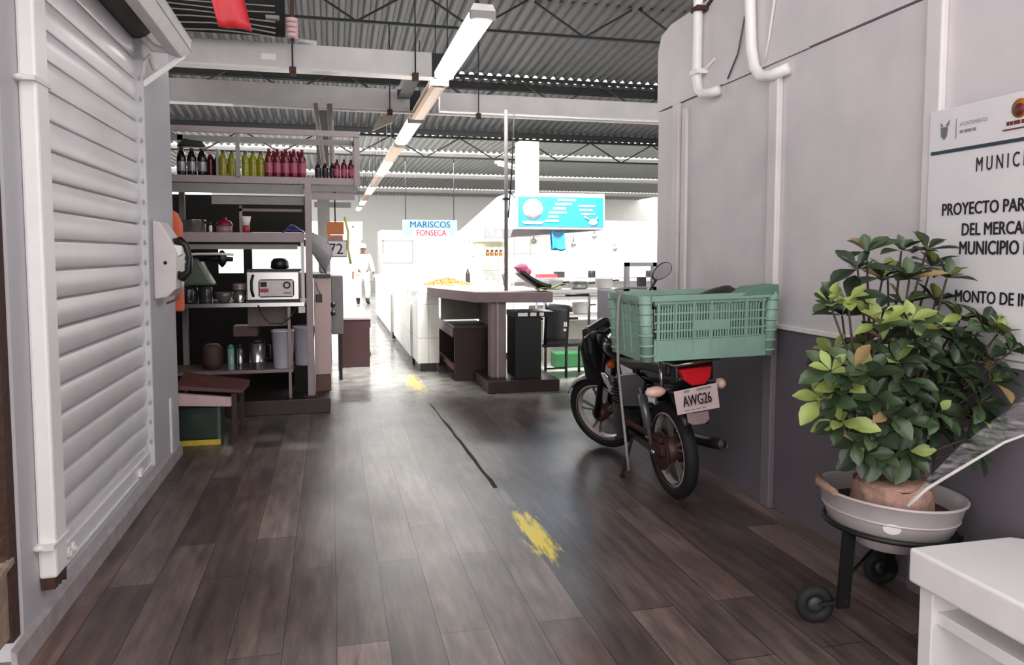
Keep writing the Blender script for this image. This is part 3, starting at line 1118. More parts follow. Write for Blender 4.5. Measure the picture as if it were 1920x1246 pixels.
# middle shelf things
Z2 = 1.692
t = thing('cooking_pot', 'steel pot with side handles on the middle shelf', 'pot', (-1.24, 7.5, Z2))
b = MB()
b.lathe([(0.10, 0), (0.115, 0.01), (0.115, 0.115), (0.12, 0.12)], n=24)
b.build('pot_body', STEEL, t)
for s in (-1, 1):
    b = MB()
    b.tube([(s * 0.11, -0.03, 0.09), (s * 0.15, -0.02, 0.095), (s * 0.15, 0.02, 0.095), (s * 0.11, 0.03, 0.09)], 0.008, 8)
    b.build('handle', BLACK, t)
t = thing('red_pot', 'dark red lidded pot beside the steel pot', 'pot', (-0.965, 7.5, Z2))
b = MB()
b.lathe([(0.06, 0), (0.07, 0.008), (0.072, 0.07)], n=20)
b.build('pot_body', M('pinkgrey_enamel', '#8f6f70', 0.3), t)
b = MB()
b.lathe([(0.078, 0.07), (0.08, 0.08), (0.06, 0.11), (0.02, 0.125), (0.018, 0.15)], n=20)
b.build('lid', M('dark_red_enamel', '#7a1d28', 0.3), t)
t = thing('salt_shaker', 'tiny white shaker left of the dark red pot', 'shaker', (-1.075, 7.42, Z2))
b = MB()
b.lathe([(0.014, 0), (0.016, 0.05), (0.011, 0.07)], n=12)
b.build('shaker_body', WHITE, t)
t = thing('plastic_cup', 'white flared cup with a red band on the middle shelf', 'cup', (-0.765, 7.45, Z2))
b = MB()
b.lathe([(0.028, 0.0), (0.034, 0.07)], n=16)
b.build('red_band', M('red_band', '#a03540', 0.4), t)
b = MB()
b.lathe([(0.03, 0.07), (0.045, 0.155), (0.042, 0.155), (0.028, 0.075)], n=16)
b.build('cup_rim', WHITE, t)
b = MB()
b.box(-0.83, -0.805, 7.5, 7.52, Z2, 1.955)
b.box(-0.83, -0.26, 7.5, 7.52, 1.90, 1.925)
single('hanging_rail', b, PINKP, 'small pinkish rail frame over the middle shelf', 'rail')
b = MB()
b.grid(lambda u, v: (-0.44 + 0.2 * u, 7.40 + 0.12 * v, Z2 + 0.004 + 0.055 * math.sin(math.pi * u) * (0.4 + v) + 0.01 * math.sin(9 * u + 5 * v)), 10, 6)
single('blue_bag', b, M('blue_violet_bag', '#3d3c8c', 0.4), 'small blue and white bag at the right end of the middle shelf', 'bag', solid=0.006)

# counter level
Z1 = 1.04
t = thing('toaster_oven', 'steel toaster oven with a printed front panel on the stall counter', 'oven', (-0.505, 7.47, Z1))
b = W(t)
b.box(-0.765, -0.285, 7.31, 7.66, Z1 + 0.02, 1.335)
b.build('oven_case', STEEL, t, bevel=0.012)
b = W(t)
b.prism([(-0.655, Z1 + 0.065), (-0.635, Z1 + 0.05), (-0.355, Z1 + 0.05), (-0.335, Z1 + 0.07), (-0.335, Z1 + 0.20), (-0.355, Z1 + 0.22), (-0.635, Z1 + 0.22), (-0.655, Z1 + 0.20)], 7.302, 7.312, 'y')
b.build('panel_frame', INK, t)
b = W(t)
b.box(-0.645, -0.345, 7.296, 7.304, Z1 + 0.06, Z1 + 0.21)
b.build('front_panel', M('panel_pale', '#d5cccb', 0.35), t, bevel=0.006)
b = W(t)
b.box(-0.635, -0.58, 7.29, 7.297, Z1 + 0.15, Z1 + 0.195)
b.build('printed_mark', INK, t)
b = W(t)
b.box(-0.64, -0.565, 7.29, 7.297, Z1 + 0.10, Z1 + 0.135)
b.build('red_mark', M('red_band', '#a03540'), t)
b = W(t)
b.torus((-0.40, 7.293, Z1 + 0.165), (0, 1, 0), 0.027, 0.007, 20, 8)
b.build('dial', BLACK, t)
b = W(t)
b.box(-0.43, -0.365, 7.29, 7.297, Z1 + 0.085, Z1 + 0.10)
b.build('switch_strip', INKG, t)
b = W(t)
b.tube([(-0.70, 7.30, Z1 + 0.06), (-0.715, 7.275, Z1 + 0.12), (-0.715, 7.275, Z1 + 0.20), (-0.70, 7.30, Z1 + 0.26)], 0.012, 10)
b.build('door_handle', BLACK, t)
b = W(t)
b.box(-0.74, -0.30, 7.33, 7.64, Z1, Z1 + 0.02)
b.build('base', BLACK, t)
b = W(t)
b.box(-0.755, -0.26, 7.32, 7.66, 1.335, 1.352)
b.build('tray_on_top', BLACK, t)
b = W(t)
pts = [(-0.66, 7.29, Z1 - 0.02), (-0.62, 7.28, 0.92), (-0.56, 7.28, 0.85), (-0.45, 7.28, 0.845), (-0.37, 7.28, 0.90), (-0.32, 7.29, 1.0)]
b.tube(pts, 0.007, 8)
b.build('power_cord', BLACK, t)
b = MB()
b.lathe([(0.06, 0), (0.085, 0.01), (0.08, 0.07), (0.055, 0.1), (0.01, 0.105)], n=8)
single('black_bowl', b, BLACK, 'black faceted bowl turned over on the toaster oven', 'bowl').location = (-0.47, 7.45, 1.353)
t = thing('canister', 'steel canister with ribbed lid left of the toaster oven', 'canister', (-0.83, 7.40, Z1))
b = MB()
b.lathe([(0.055, 0), (0.058, 0.01), (0.058, 0.12)], n=20)
b.build('can_body', STEEL, t)
b = MB()
b.lathe([(0.061, 0.12), (0.062, 0.14), (0.058, 0.145), (0.062, 0.15), (0.062, 0.17), (0.05, 0.18)], n=20)
b.build('lid', M('pinkgrey_lid', '#a68d8e', 0.35, 0.4), t)
t = thing('plastic_tub', 'dull green translucent tub with slanted top on the counter, left', 'tub', (-1.24, 7.5, 1.2))
b = W(t)
b.prism([(-1.40, 1.205), (-1.055, 1.205), (-1.13, 1.34), (-1.18, 1.45), (-1.36, 1.47), (-1.42, 1.40)], 7.38, 7.62, 'y')
b.build('tub_body', M('dull_green_plastic', '#56614f', 0.35), t, bevel=0.02)
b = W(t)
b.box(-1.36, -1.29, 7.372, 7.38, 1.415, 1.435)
b.build('painted_glint', WHITE, t)  # white strip painted on as a highlight of the tub
t = thing('storage_jar', 'dark blue-black jar under the green tub', 'jar', (-1.29, 7.45, Z1))
b = MB()
b.lathe([(0.085, 0), (0.09, 0.01), (0.09, 0.12), (0.075, 0.155)], n=20)
b.build('jar_body', M('navy_glass', '#1c1e29', 0.2), t)
t = thing('storage_jar', 'smaller dark jar right of the navy jar', 'jar', (-1.13, 7.45, Z1))
b = MB()
b.lathe([(0.05, 0), (0.055, 0.01), (0.055, 0.12), (0.045, 0.155)], n=16)
b.build('jar_body', M('smoke_glass', '#3a3a3c', 0.15), t)
t = thing('metal_bowl', 'dim grey bowl between the jars and the canister', 'bowl', (-0.97, 7.42, Z1))
b = MB()
b.lathe([(0.05, 0), (0.075, 0.06), (0.08, 0.10), (0.076, 0.10), (0.05, 0.01)], n=20)
b.build('bowl_body', M('dim_grey', '#6f6a6b', 0.35, 0.4), t)
# ladle hung under the shelf
t = thing('hanging_ladle', 'black ladle and skimmer hanging under the middle shelf', 'ladle', (-1.0, 7.38, 1.37))
b = W(t)
b.tube([(-1.17, 7.38, 1.445), (-1.02, 7.37, 1.455), (-0.88, 7.38, 1.445)], [0.02, 0.03, 0.02], 8)
b.build('crossbar', BLACK, t)
b = W(t)
b.lathe([(0.004, 0), (0.03, 0.03), (0.05, 0.075), (0.04, 0.12), (0.012, 0.16)], (-0.975, 7.37, 1.37), n=10)
b.build('scoop', BLACK, t)
b = MB()
b.tube([(-1.40, 7.33, 1.40), (-1.33, 7.33, 1.485), (-1.2, 7.33, 1.495), (-1.0, 7.33, 1.497), (-0.87, 7.33, 1.49)], 0.012, 8)
single('towel_bar', b, WHITE, 'white bar running under the shelf lip over the green tub', 'bar')

# lower shelf
ZL = 0.405
for x, r, h, mt, lid, lab, cat, nm in ((-0.692, 0.075, 0.30, STEEL, BLACK, 'tall steel coffee urn with black lid on the low shelf', 'urn', 'coffee_urn'),
                                   (-0.845, 0.03, 0.25, STEEL, BLACK, 'slim steel thermos next to the coffee urn', 'thermos', 'thermos_flask'),
                                   (-0.925, 0.03, 0.24, M('pale_teal_glass', '#86a5a0', 0.15), TEAL, 'slim bottle with a teal top on the low shelf', 'bottle', 'water_bottle')):
    t = thing(nm, lab, cat, (x, 7.42, ZL))
    b = MB()
    b.lathe([(r * 0.95, 0), (r, 0.008), (r, h * 0.22), (r * 1.02, h * 0.23), (r * 1.02, h * 0.26), (r, h * 0.27), (r, h * 0.85)], n=24)
    b.build('flask_body', mt, t)
    b = MB()
    b.lathe([(r * 1.02, h * 0.85), (r * 1.02, h * 0.93), (r * 0.5, h * 0.97), (r * 0.45, h)], n=20)
    b.build('lid', lid, t)
    if nm == 'coffee_urn':
        b = MB()
        b.tube([(r, 0, h * 0.8), (r + 0.05, 0, h * 0.75), (r + 0.05, 0, h * 0.35), (r, 0, h * 0.3)], 0.01, 8)
        b.build('handle', BLACK, t)
t = thing('plastic_bucket', 'lilac-white plastic bucket at the right of the low shelf', 'bucket', (-0.455, 7.45, ZL))
b = MB()
b.lathe([(0.085, 0), (0.088, 0.01), (0.105, 0.35), (0.11, 0.352), (0.11, 0.365), (0.1, 0.365), (0.08, 0.012)], n=24)
b.build('bucket_body', LILACP, t)
t = thing('plastic_bucket', 'second lilac-white bucket half hidden behind the front post', 'bucket', (-0.27, 7.72, 0.39))
b = MB()
b.lathe([(0.085, 0), (0.088, 0.01), (0.105, 0.37), (0.11, 0.372), (0.11, 0.385), (0.1, 0.385), (0.08, 0.012)], n=24)
b.build('bucket_body', LILACP, t)
b = W(t)
b.box(-0.36, -0.18, 7.63, 7.81, 0.13, 0.39)
b.build('block_stand', DARK, t)
t = thing('clay_jar', 'dim reddish clay jar on the low shelf', 'jar', (-1.1, 7.5, ZL))
b = MB()
b.lathe([(0.07, 0), (0.095, 0.06), (0.09, 0.2), (0.06, 0.24)], n=18)
b.build('jar_body', M('dim_clay', '#4c3431', 0.7), t)
t = thing('gas_pan', 'dark pan bottoms hanging under the counter', 'pan', (-0.62, 7.6, 0.72))
b = W(t)
b.box(-0.78, -0.42, 7.55, 7.8, 0.80, 1.0)
b.build('drawer_box', M('dim_drawer', '#6d5c5c', 0.5), t)
b = W(t)
b.box(-0.92, -0.7, 7.6, 7.8, 0.70, 0.80)
b.build('tray', M('dim_brown', '#5a4340', 0.6), t)

# front low table over a dark green bin
t = thing('low_table', 'low table with maroon back rail and pale pink front board', 'table', (-0.95, 6.3, 0))
b = W(t)
b.hexa([(-1.19, 6.10, 0.335), (-0.775, 6.14, 0.303), (-0.775, 6.2, 0.303), (-1.19, 6.16, 0.335), (-1.19, 6.10, 0.43), (-0.775, 6.14, 0.372), (-0.775, 6.2, 0.372), (-1.19, 6.16, 0.43)])
b.build('front_board', M('pale_pink_board', '#c7a9a7', 0.5), t, bevel=0.004)
b = W(t)
b.hexa([(-1.19, 6.2, 0.44), (-0.70, 6.25, 0.385), (-0.68, 6.62, 0.385), (-1.19, 6.62, 0.44), (-1.19, 6.2, 0.475), (-0.70, 6.25, 0.41), (-0.68, 6.62, 0.435), (-1.19, 6.62, 0.52)])
b.build('table_top', BROWNW, t, bevel=0.004)
for x, y in ((-1.15, 6.6), (-0.74, 6.55), (-0.76, 6.24)):
    b = W(t)
    b.box(x - 0.02, x + 0.02, y - 0.02, y + 0.02, 0, 0.39)
    b.build('leg', MAROON, t)
t = thing('storage_bin', 'dark green bin with a worn yellow foot strip under the low table', 'bin', (-1.0, 6.35, 0))
b = W(t)
b.box(-1.19, -0.87, 6.2, 6.5, 0.04, 0.30)
b.build('bin_body', GREENGL, t, bevel=0.01)
b = W(t)
b.box(-0.885, -0.862, 6.19, 6.21, 0.03, 0.30)
b.build('corner_post', M('bin_corner', '#4a5a54', 0.4), t)
b = W(t)
b.box(-1.19, -0.862, 6.18, 6.2, 0.0, 0.04)
b.build('foot_strip', YELLOW, t)

# right end of the stall: pale pink counter, stove, sign 72
t = thing('pink_counter', 'pale pink end counter of the stall with a black socket', 'counter', (-0.1, 8.2, 0.13))
b = W(t)
b.box(-0.165, -0.005, 7.6, 8.8, 0.30, 1.26)
b.build('counter_body', M('pale_pink_panel', '#c9adab', 0.45, var=0.08, nscale=2), t, bevel=0.006)
b = W(t)
b.box(-0.16, -0.01, 7.62, 8.8, 0.13, 0.30)
b.build('plinth', M('brown_plinth', '#6b4a40', 0.5), t)
b = W(t)
b.box(-0.19, 0.0, 7.58, 8.8, 1.26, 1.295)
b.build('counter_top', KERB, t)
b = W(t)
b.box(-0.145, -0.085, 7.585, 7.6, 1.02, 1.10)
b.build('socket', BLACK, t, bevel=0.006)
b = W(t)
b.tube([(-0.10, 7.59, 1.10), (-0.13, 7.585, 1.16), (-0.14, 7.585, 1.22)], 0.006, 6)
b.build('socket_cord', INKG, t)
t = thing('gas_stove', 'dark steel stove end beside the pink counter', 'stove', (0.08, 9.2, 0))
b = W(t)
b.box(0.0, 0.14, 9.0, 9.8, 0.55, 1.24)
b.build('stove_body', M('dull_stove', '#6a6768', 0.4, 0.5), t, bevel=0.01)
for y in (9.04, 9.76):
    b = W(t)
    b.box(0.08, 0.12, y - 0.02, y + 0.02, 0, 0.55)
    b.build('leg', BLACKM, t)
for z in (0.80, 0.90):
    b = W(t)
    b.cyl((0.02, 8.99, z), (0.02, 8.97, z), 0.03)
    b.build('knob', BLACK, t)
t = thing('stall_sign', 'number 72 stall sign with orange header and yellow strap', 'sign', (0.06, 7.34, 1.48))
b = W(t)
b.box(-0.04, 0.15, 7.33, 7.34, 1.475, 1.615)
b.build('number_board', SIGNW, t)
b = W(t)
b.box(-0.045, 0.155, 7.34, 7.35, 1.465, 1.625)
b.build('board_edge', M('board_edge_grey', '#7f7f80', 0.5), t)
b = W(t)
b.text('72', (0.055, 7.329, 1.495), (1, 0, 0), (0, 0, 1), 0.10, 0.125, 'C', bold=0.01)
b.build('number', INK, t)
b = W(t)
b.box(-0.03, 0.13, 7.345, 7.355, 1.68, 1.80)
b.build('orange_header', M('orange_board', '#c36b2a', 0.5), t)
b = W(t)
b.box(-0.02, 0.12, 7.345, 7.355, 1.625, 1.675)
b.build('lower_header', M('salmon_board', '#b0705f', 0.5), t)
b = W(t)
b.tube([(0.14, 7.34, 1.85), (0.17, 7.34, 1.7), (0.165, 7.34, 1.55), (0.19, 7.34, 1.4)], 0.012, 8)
b.build('yellow_strap', M('pale_yellow_strap', '#d2d07a', 0.5), t)
b = W(t)
b.tube([(0.05, 7.35, 1.79), (0.05, 7.4, 2.13)], 0.006, 6)
b.build('hanger', INK, t)
b = MB()
b.grid(lambda u, v: (-0.19 + 0.18 * u ** 1.3 + 0.03 * math.sin(5 * v), 7.32 - 0.05 * math.sin(math.pi * v) * (0.5 + u), 1.70 - 0.30 * v * (0.35 + 0.65 * u) - 0.10 * u * u), 12, 10)
single('carrier_bag', b, GREYBAG, 'grey plastic carrier bag tied to the stall front post', 'bag', solid=0.006)
b = MB()
b.lathe([(0.03, 0), (0.04, 0.02), (0.04, 0.14), (0.03, 0.16)], n=14)
single('white_tub', b, WHITE, 'white tub behind the grey carrier bag on the pink counter', 'tub').location = (-0.08, 8.3, 1.296)

# maroon bench by the stall
def bench_box(name, label, x0, x1, y0, y1, h, side, top=None):
    t = thing(name, label, 'bench', ((x0 + x1) / 2, (y0 + y1) / 2, 0))
    b = W(t)
    b.box(x0 - 0.01, x1 + 0.01, y0 - 0.015, y1 + 0.015, h - 0.03, h)
    b.build('seat_board', top or MAROONT, t, bevel=0.004)
    b = W(t)
    b.box(x0, x1, y0, y0 + 0.03, 0.0, h - 0.03)
    b.build('end_panel', MAROON, t, bevel=0.003)
    b = W(t)
    b.box(x0, x1, y1 - 0.03, y1, 0.0, h - 0.03)
    b.build('end_panel', MAROON, t, bevel=0.003)
    xs = x0 if side < 0 else x1
    b = W(t)
    b.box(xs - 0.015, xs + 0.015, y0 + 0.03, y1 - 0.03, h - 0.14, h - 0.03)
    b.build('apron', MAROON, t)
    b = W(t)
    b.box(xs - 0.015, xs + 0.015, y0 + 0.03, y1 - 0.03, 0.13, 0.19)
    b.build('stretcher', BROWNW, t)
    xo = x1 if side < 0 else x0
    b = W(t)
    b.box(xo - 0.01, xo + 0.01, y0 + 0.03, y1 - 0.03, 0.02, h - 0.03)
    b.build('back_panel', MAROON, t)
    return t


bench_box('wooden_bench', 'maroon wooden bench with a pale worn seat by the left stall', 0.13, 0.49, 10.0, 11.9, 0.66, 1)
bench_box('wooden_bench', 'maroon wooden bench with open side pushed under the near counter', 1.40, 1.79, 8.62, 10.0, 0.655, -1, M('dark_bench_top', '#4a3b39', 0.4))

# ================================================================== COUNTERS IN THE MIDDLE
t = thing('market_counter', 'near grey concrete counter with thick top and pinkish leg on a dark plinth', 'counter', (2.0, 8.7, 0))
b = W(t)
b.prism([(1.54, 7.98), (2.36, 7.82), (2.42, 9.34), (1.17, 9.34)], 0.965, 1.08, 'z')
b.build('counter_top', CONC, t, bevel=0.006)
b = W(t)
b.prism([(1.62, 7.75), (2.42, 7.75), (2.42, 9.36), (1.80, 9.36), (1.80, 8.6), (1.62, 8.6)], 0, 0.13, 'z')
b.build('plinth', KERB, t, bevel=0.006)
b = W(t)
b.box(1.70, 1.875, 7.99, 8.15, 0.13, 0.965)
b.build('leg', CONC, t, bevel=0.008)
b = W(t)
b.box(1.765, 1.785, 7.975, 7.99, 0.13, 0.965)
b.build('leg_strip', PINKP, t)
b = W(t)
b.box(1.83, 1.88, 8.15, 9.33, 0.13, 0.965)
b.build('side_panel', CONCG, t)
b = W(t)
b.box(1.34, 1.83, 9.29, 9.33, 0.67, 0.965)
b.build('apron_panel', CONCG, t)


def island(y0, y1, x0, x1, label, zt=1.02):
    t = thing('tiled_island', label, 'counter', ((x0 + x1) / 2, (y0 + y1) / 2, 0))
    b = W(t)
    b.box(x0, x1, y0, y1, 0.11, zt - 0.07)
    b.build('tiled_body', MAT_TILE_C, t)
    b = W(t)
    b.prism([(x0 - 0.02, y0 + 0.35), (x0 + 0.12, y0 - 0.03), (x1 + 0.03, y0 - 0.03), (x1 + 0.03, y1 - 0.02), (x0 + 0.03, y1 - 0.02), (x0 - 0.05, y1 - 0.2)], zt - 0.07, zt, 'z')
    b.build('counter_top', MAT_TILE_W, t, bevel=0.006)
    b = W(t)
    b.box(x0 + 0.03, x1 - 0.03, y0 + 0.03, y1 - 0.03, 0, 0.11)
    b.build('kick_base', KERB, t)
    return t


island(10.15, 12.9, 1.04, 2.5, 'white tiled island counter behind the near grey counter')
island(9.40, 10.06, 1.06, 1.33, 'narrow white tiled pier at the front end of the island, bright on its near face')
island(13.3, 17.8, 1.02, 2.5, 'second white tiled island counter farther down the aisle')
t = thing('serving_tray', 'pale yellow tray under the heap of shrimp', 'tray', (1.62, 10.6, 1.02))
b = W(t)
b.prism([(1.12, 10.2), (2.0, 10.2), (2.0, 11.1), (1.12, 11.1)], 1.021, 1.045)
b.build('tray_base', M('pale_yellow_tray', '#f1eec2', 0.4), t, bevel=0.01)
random.seed(11)
b = MB()
for k in range(260):
    a, rr = random.uniform(0, 6.28), random.random() ** 0.5
    x, y = 1.62 + 0.34 * rr * math.cos(a), 10.62 + 0.36 * rr * math.sin(a)
    z = 1.05 + 0.11 * (1 - rr ** 1.5) * random.uniform(0.6, 1.0)
    an = random.uniform(0, 6.28)
    dx, dy = math.cos(an), math.sin(an)
    b.tube([(x - 0.024 * dx, y - 0.024 * dy, z), (x - 0.01 * dx - 0.008 * dy, y - 0.01 * dy + 0.008 * dx, z + 0.006), (x + 0.01 * dx - 0.008 * dy, y + 0.01 * dy + 0.008 * dx, z + 0.006), (x + 0.024 * dx, y + 0.024 * dy, z - 0.004)], [0.007, 0.010, 0.008, 0.003], 6)
single('shrimp_heap', b, SHRIMP, 'heap of orange shrimp on the white tiled island', 'shrimp', kind='stuff')

# pole standing on the near counter
t = thing('canopy_pole', 'thin grey pole rising from the near counter past the blue sign', 'pole', (1.935, 8.25, 1.08))
b = W(t)
b.tube([(1.935, 8.25, 1.08), (1.935, 8.25, 3.1)], 0.022, 10)
b.build('pole', M('pole_grey', '#6f6d6b', 0.45), t)
b = W(t)
b.tube([(1.935, 8.25, 1.10), (1.90, 8.25, 1.27)], 0.018, 8)
b.build('brace', M('pole_grey', '#6f6d6b'), t)
b = W(t)
b.box(1.90, 1.97, 8.21, 8.29, 2.1, 2.125)
b.build('clamp', TRUSSM, t)
b = W(t)
b.tube([(1.96, 8.25, 1.9), (2.0, 8.25, 2.4), (2.03, 8.25, 3.1)], 0.008, 6)
b.build('side_wire', TRUSSM, t)

# things on the near counter
b = MB()
b.grid(lambda u, v: (2.04 + 0.34 * u, 7.95 + 0.24 * v, 1.125 + 0.17 * (1 - u) ** 1.6 + 0.015 * math.sin(6 * v)), 10, 6)
single('black_bag', b, BLACK, 'black bag slumped on the near counter beside the pole', 'bag', solid=0.05)
b = MB()
b.ell((2.07, 8.05, 1.335), (0.075, 0.07, 0.055), 14, 9)
b.ell((2.12, 8.04, 1.30), (0.055, 0.06, 0.05), 12, 8)
b.ell((2.02, 8.03, 1.345), (0.05, 0.04, 0.02), 10, 6)
single('pink_cloth', b, PINKC, 'bright pink cloth bundled on the black bag', 'cloth')
b = MB()
b.grid(lambda u, v: (2.20 + 0.32 * u + 0.05 * v, 7.86 + 0.3 * v, 1.10 + 0.06 * u * (1 - 0.5 * v) + 0.012 * math.sin(9 * u)), 10, 6)
single('green_cloth', b, GREENC, 'olive green cloth hanging over the corner of the near counter', 'cloth', solid=0.012)

# black table and chair
t = thing('bar_table', 'black square table with white lettering along its rim beside the near counter', 'table', (2.24, 8.05, 0.13))
b = W(t)
b.box(1.96, 2.40, 7.92, 8.35, 0.80, 0.86)
b.build('table_top', BLACK, t)
b = W(t)
b.box(1.965, 2.26, 7.93, 8.33, 0.13, 0.80)
b.build('skirt', M('black_skirt', '#121112', 0.6), t)
b = W(t)
for x, w in ((1.99, 0.11), (2.13, 0.07), (2.235, 0.05)):
    b.box(x, x + w, 7.914, 7.92, 0.812, 0.85)
b.build('rim_lettering', WHITE, t)
ch = thing('folding_chair', 'black chair with white print on its backrest beside the black table', 'chair', (2.56, 8.45, 0))
b = W(ch)
b.grid(lambda u, v: (2.30 + 0.30 * u + 0.02 * v, 8.35 - 0.02 * math.sin(math.pi * u), 0.42 + 0.50 * v - 0.04 * u * v), 6, 6)
b.build('backrest', BLACK, ch, solid=0.025)
b = W(ch)
for i, (x, z, w, h) in enumerate(((2.50, 0.63, 0.025, 0.055), (2.53, 0.63, 0.03, 0.055), (2.565, 0.63, 0.02, 0.055), (2.51, 0.58, 0.02, 0.03), (2.54, 0.575, 0.035, 0.03))):
    b.box(x, x + w, 8.325, 8.329, z, z + h)
b.build('printed_mark', WHITE, ch)
b = W(ch)
b.box(2.30, 2.92, 8.38, 8.82, 0.38, 0.42)
b.build('seat', BLACK, ch, bevel=0.006)
for x, y, z in ((2.34, 8.40, 0.38), (2.60, 8.40, 0.38), (2.90, 8.44, 1.0), (2.90, 8.80, 0.38)):
    b = W(ch)
    b.cyl((x, y, 0.0), (x, y, z), 0.016)
    b.build('leg', BLACKM, ch)
b = W(ch)
b.cyl((2.60, 8.44, 1.0), (2.90, 8.44, 1.0), 0.016)
b.build('top_bar', BLACKM, ch)
b = W(ch)
b.cyl((2.34, 8.40, 0.12), (2.60, 8.40, 0.12), 0.012)
b.build('stretcher', BLACKM, ch)

ch.location.x += 0.15
ch.location.y += 0.15

# blue hanging sign box with awning
t = thing('hanging_sign', 'blue light-box sign with white round emblem hanging over the kitchen', 'sign', (2.82, 9.0, 1.7))
b = W(t)
b.box(2.235, 3.40, 9.0, 9.14, 1.80, 2.25)
b.build('sign_box', WHITE, t, bevel=0.008)
b = W(t)
b.box(2.26, 3.375, 8.992, 9.0, 1.835, 2.205)
b.build('blue_panel', BLUESIGN, t)
b = W(t)
b.cyl((2.45, 8.992, 2.05), (2.45, 8.986, 2.05), 0.125, n=32)
b.build('round_emblem', WHITE, t)
b = W(t)
for a in range(4):
    an = a * 1.6 + 0.5
    b.box(2.45 + 0.055 * math.cos(an) - 0.02, 2.45 + 0.055 * math.cos(an) + 0.02, 8.983, 8.986, 2.05 + 0.06 * math.sin(an) - 0.008, 2.05 + 0.06 * math.sin(an) + 0.008)
b.torus((2.45, 8.985, 2.05), (0, 1, 0), 0.09, 0.004, 28, 6)
b.build('emblem_marks', M('pale_grey_mark', '#b9c3c0', 0.5), t)
b = W(t)
b.prism([(2.30, 1.90), (2.60, 1.90), (2.56, 1.865), (2.34, 1.865)], 8.984, 8.99, 'y')
b.build('emblem_ribbon', WHITE, t)
CYI = M('pale_cyan_ink', '#bdf3f5', 0.5)
for i, (x, w, z, hh) in enumerate(((2.77, 0.25, 2.155, 0.025), (2.74, 0.2, 2.103, 0.025), (2.71, 0.16, 2.051, 0.025), (2.66, 0.23, 1.999, 0.025), (2.645, 0.13, 1.947, 0.025), (2.61, 0.18, 1.895, 0.025),
                               (3.05, 0.22, 2.085, 0.022), (3.06, 0.18, 2.035, 0.022), (3.08, 0.19, 1.985, 0.022))):
    b = W(t)
    random.seed(i)
    xx = x
    b.box(x, x + w, 8.989, 8.991, z + hh * 0.4, z + hh * 0.6)
    while xx < x + w - 0.01:
        q = random.uniform(0.016, 0.026)
        b.box(xx, xx + q, 8.986, 8.99, z, z + hh)
        xx += q + 0.006
    b.build('menu_line', CYI, t)
b = W(t)
b.ell((3.24, 8.986, 1.895), (0.06, 0.004, 0.04), 14, 8)
b.tube([(3.19, 8.986, 1.92), (3.12, 8.986, 1.965)], 0.008, 6)
b.tube([(3.28, 8.986, 1.92), (3.30, 8.986, 1.96)], 0.008, 6)
b.build('white_drawing', WHITE, t)
b = W(t)
b.hexa([(2.2, 9.14, 1.71), (3.34, 9.14, 1.79), (3.34, 9.6, 1.79), (2.2, 9.6, 1.70), (2.2, 9.0, 1.80), (3.38, 9.0, 1.80), (3.34, 9.62, 1.83), (2.2, 9.62, 1.83)])
b.build('soffit', M('soffit_grey', '#77777a', 0.6), t)
b = W(t)
b.tube([(2.24, 9.07, 2.2), (1.98, 8.3, 2.2)], 0.012, 6)
b.build('support_arm', TRUSSM, t)
b = MB()
b.grid(lambda u, v: (2.70 + 0.17 * u + 0.02 * v, 9.02 + 0.03 * math.sin(3.1 * u), 1.80 - 0.26 * v + 0.01 * math.sin(7 * u)), 10, 10)
b.grid(lambda u, v: (2.70 + 0.17 * u + 0.02 * v, 9.10 - 0.03 * math.sin(3.1 * u), 1.80 - 0.26 * v), 10, 10)
single('blue_bag', b, BLUEBAG, 'blue plastic bag hanging under the blue sign', 'bag', solid=0.004)

# cream column and white awning
b = MB()
b.box(4.45, 4.95, 17.6, 18.0, 0, 4.2)
single('cream_column', b, CREAM, 'cream white column above the blue sign', 'column', bevel=0.01)
b = MB()
b.prism([(2.02, 1.78), (2.80, 2.47), (4.2, 2.47), (4.2, 1.95), (2.02, 1.70)], 12.0, 12.6, 'y')
single('white_awning', b, WHITECL, 'white slanted awning over the island stalls', 'awning', bevel=0.02)

# kitchen wall and clutter behind the motorcycle
b = MB()
b.box(2.62, 9.0, 13.0, 13.1, 0, 2.1)
b.box(7.9, 8.0, 6.0, 13.0, 0, 3.2)
struct(b.build('wall_kitchen', MAT_TILE_W), 'white tiled kitchen wall behind the blue sign', 'wall')
t = thing('steel_counter', 'long steel kitchen counter behind the crate', 'counter', (4.5, 11.2, 0))
b = W(t)
b.box(2.75, 7.6, 11.0, 11.7, 1.06, 1.13)
b.build('counter_top', STEEL, t, bevel=0.006)
b = W(t)
b.box(2.8, 7.55, 11.35, 11.65, 0.0, 1.06)
b.build('counter_base', MAT_TILE_C, t)
t = thing('wire_rack', 'white wire rack standing in front of the kitchen counter', 'rack', (3.35, 9.8, 0))
for x in (2.78, 3.9):
    for y in (9.6, 10.0):
        b = W(t)
        b.cyl((x, y, 0), (x, y, 1.02), 0.016)
        b.build('leg', WHITE, t)
for z in (1.0, 0.90, 0.66):
    b = W(t)
    b.box(2.76, 3.92, 9.58, 10.02, z - 0.02, z + 0.015)
    b.build('shelf', WHITE, t)
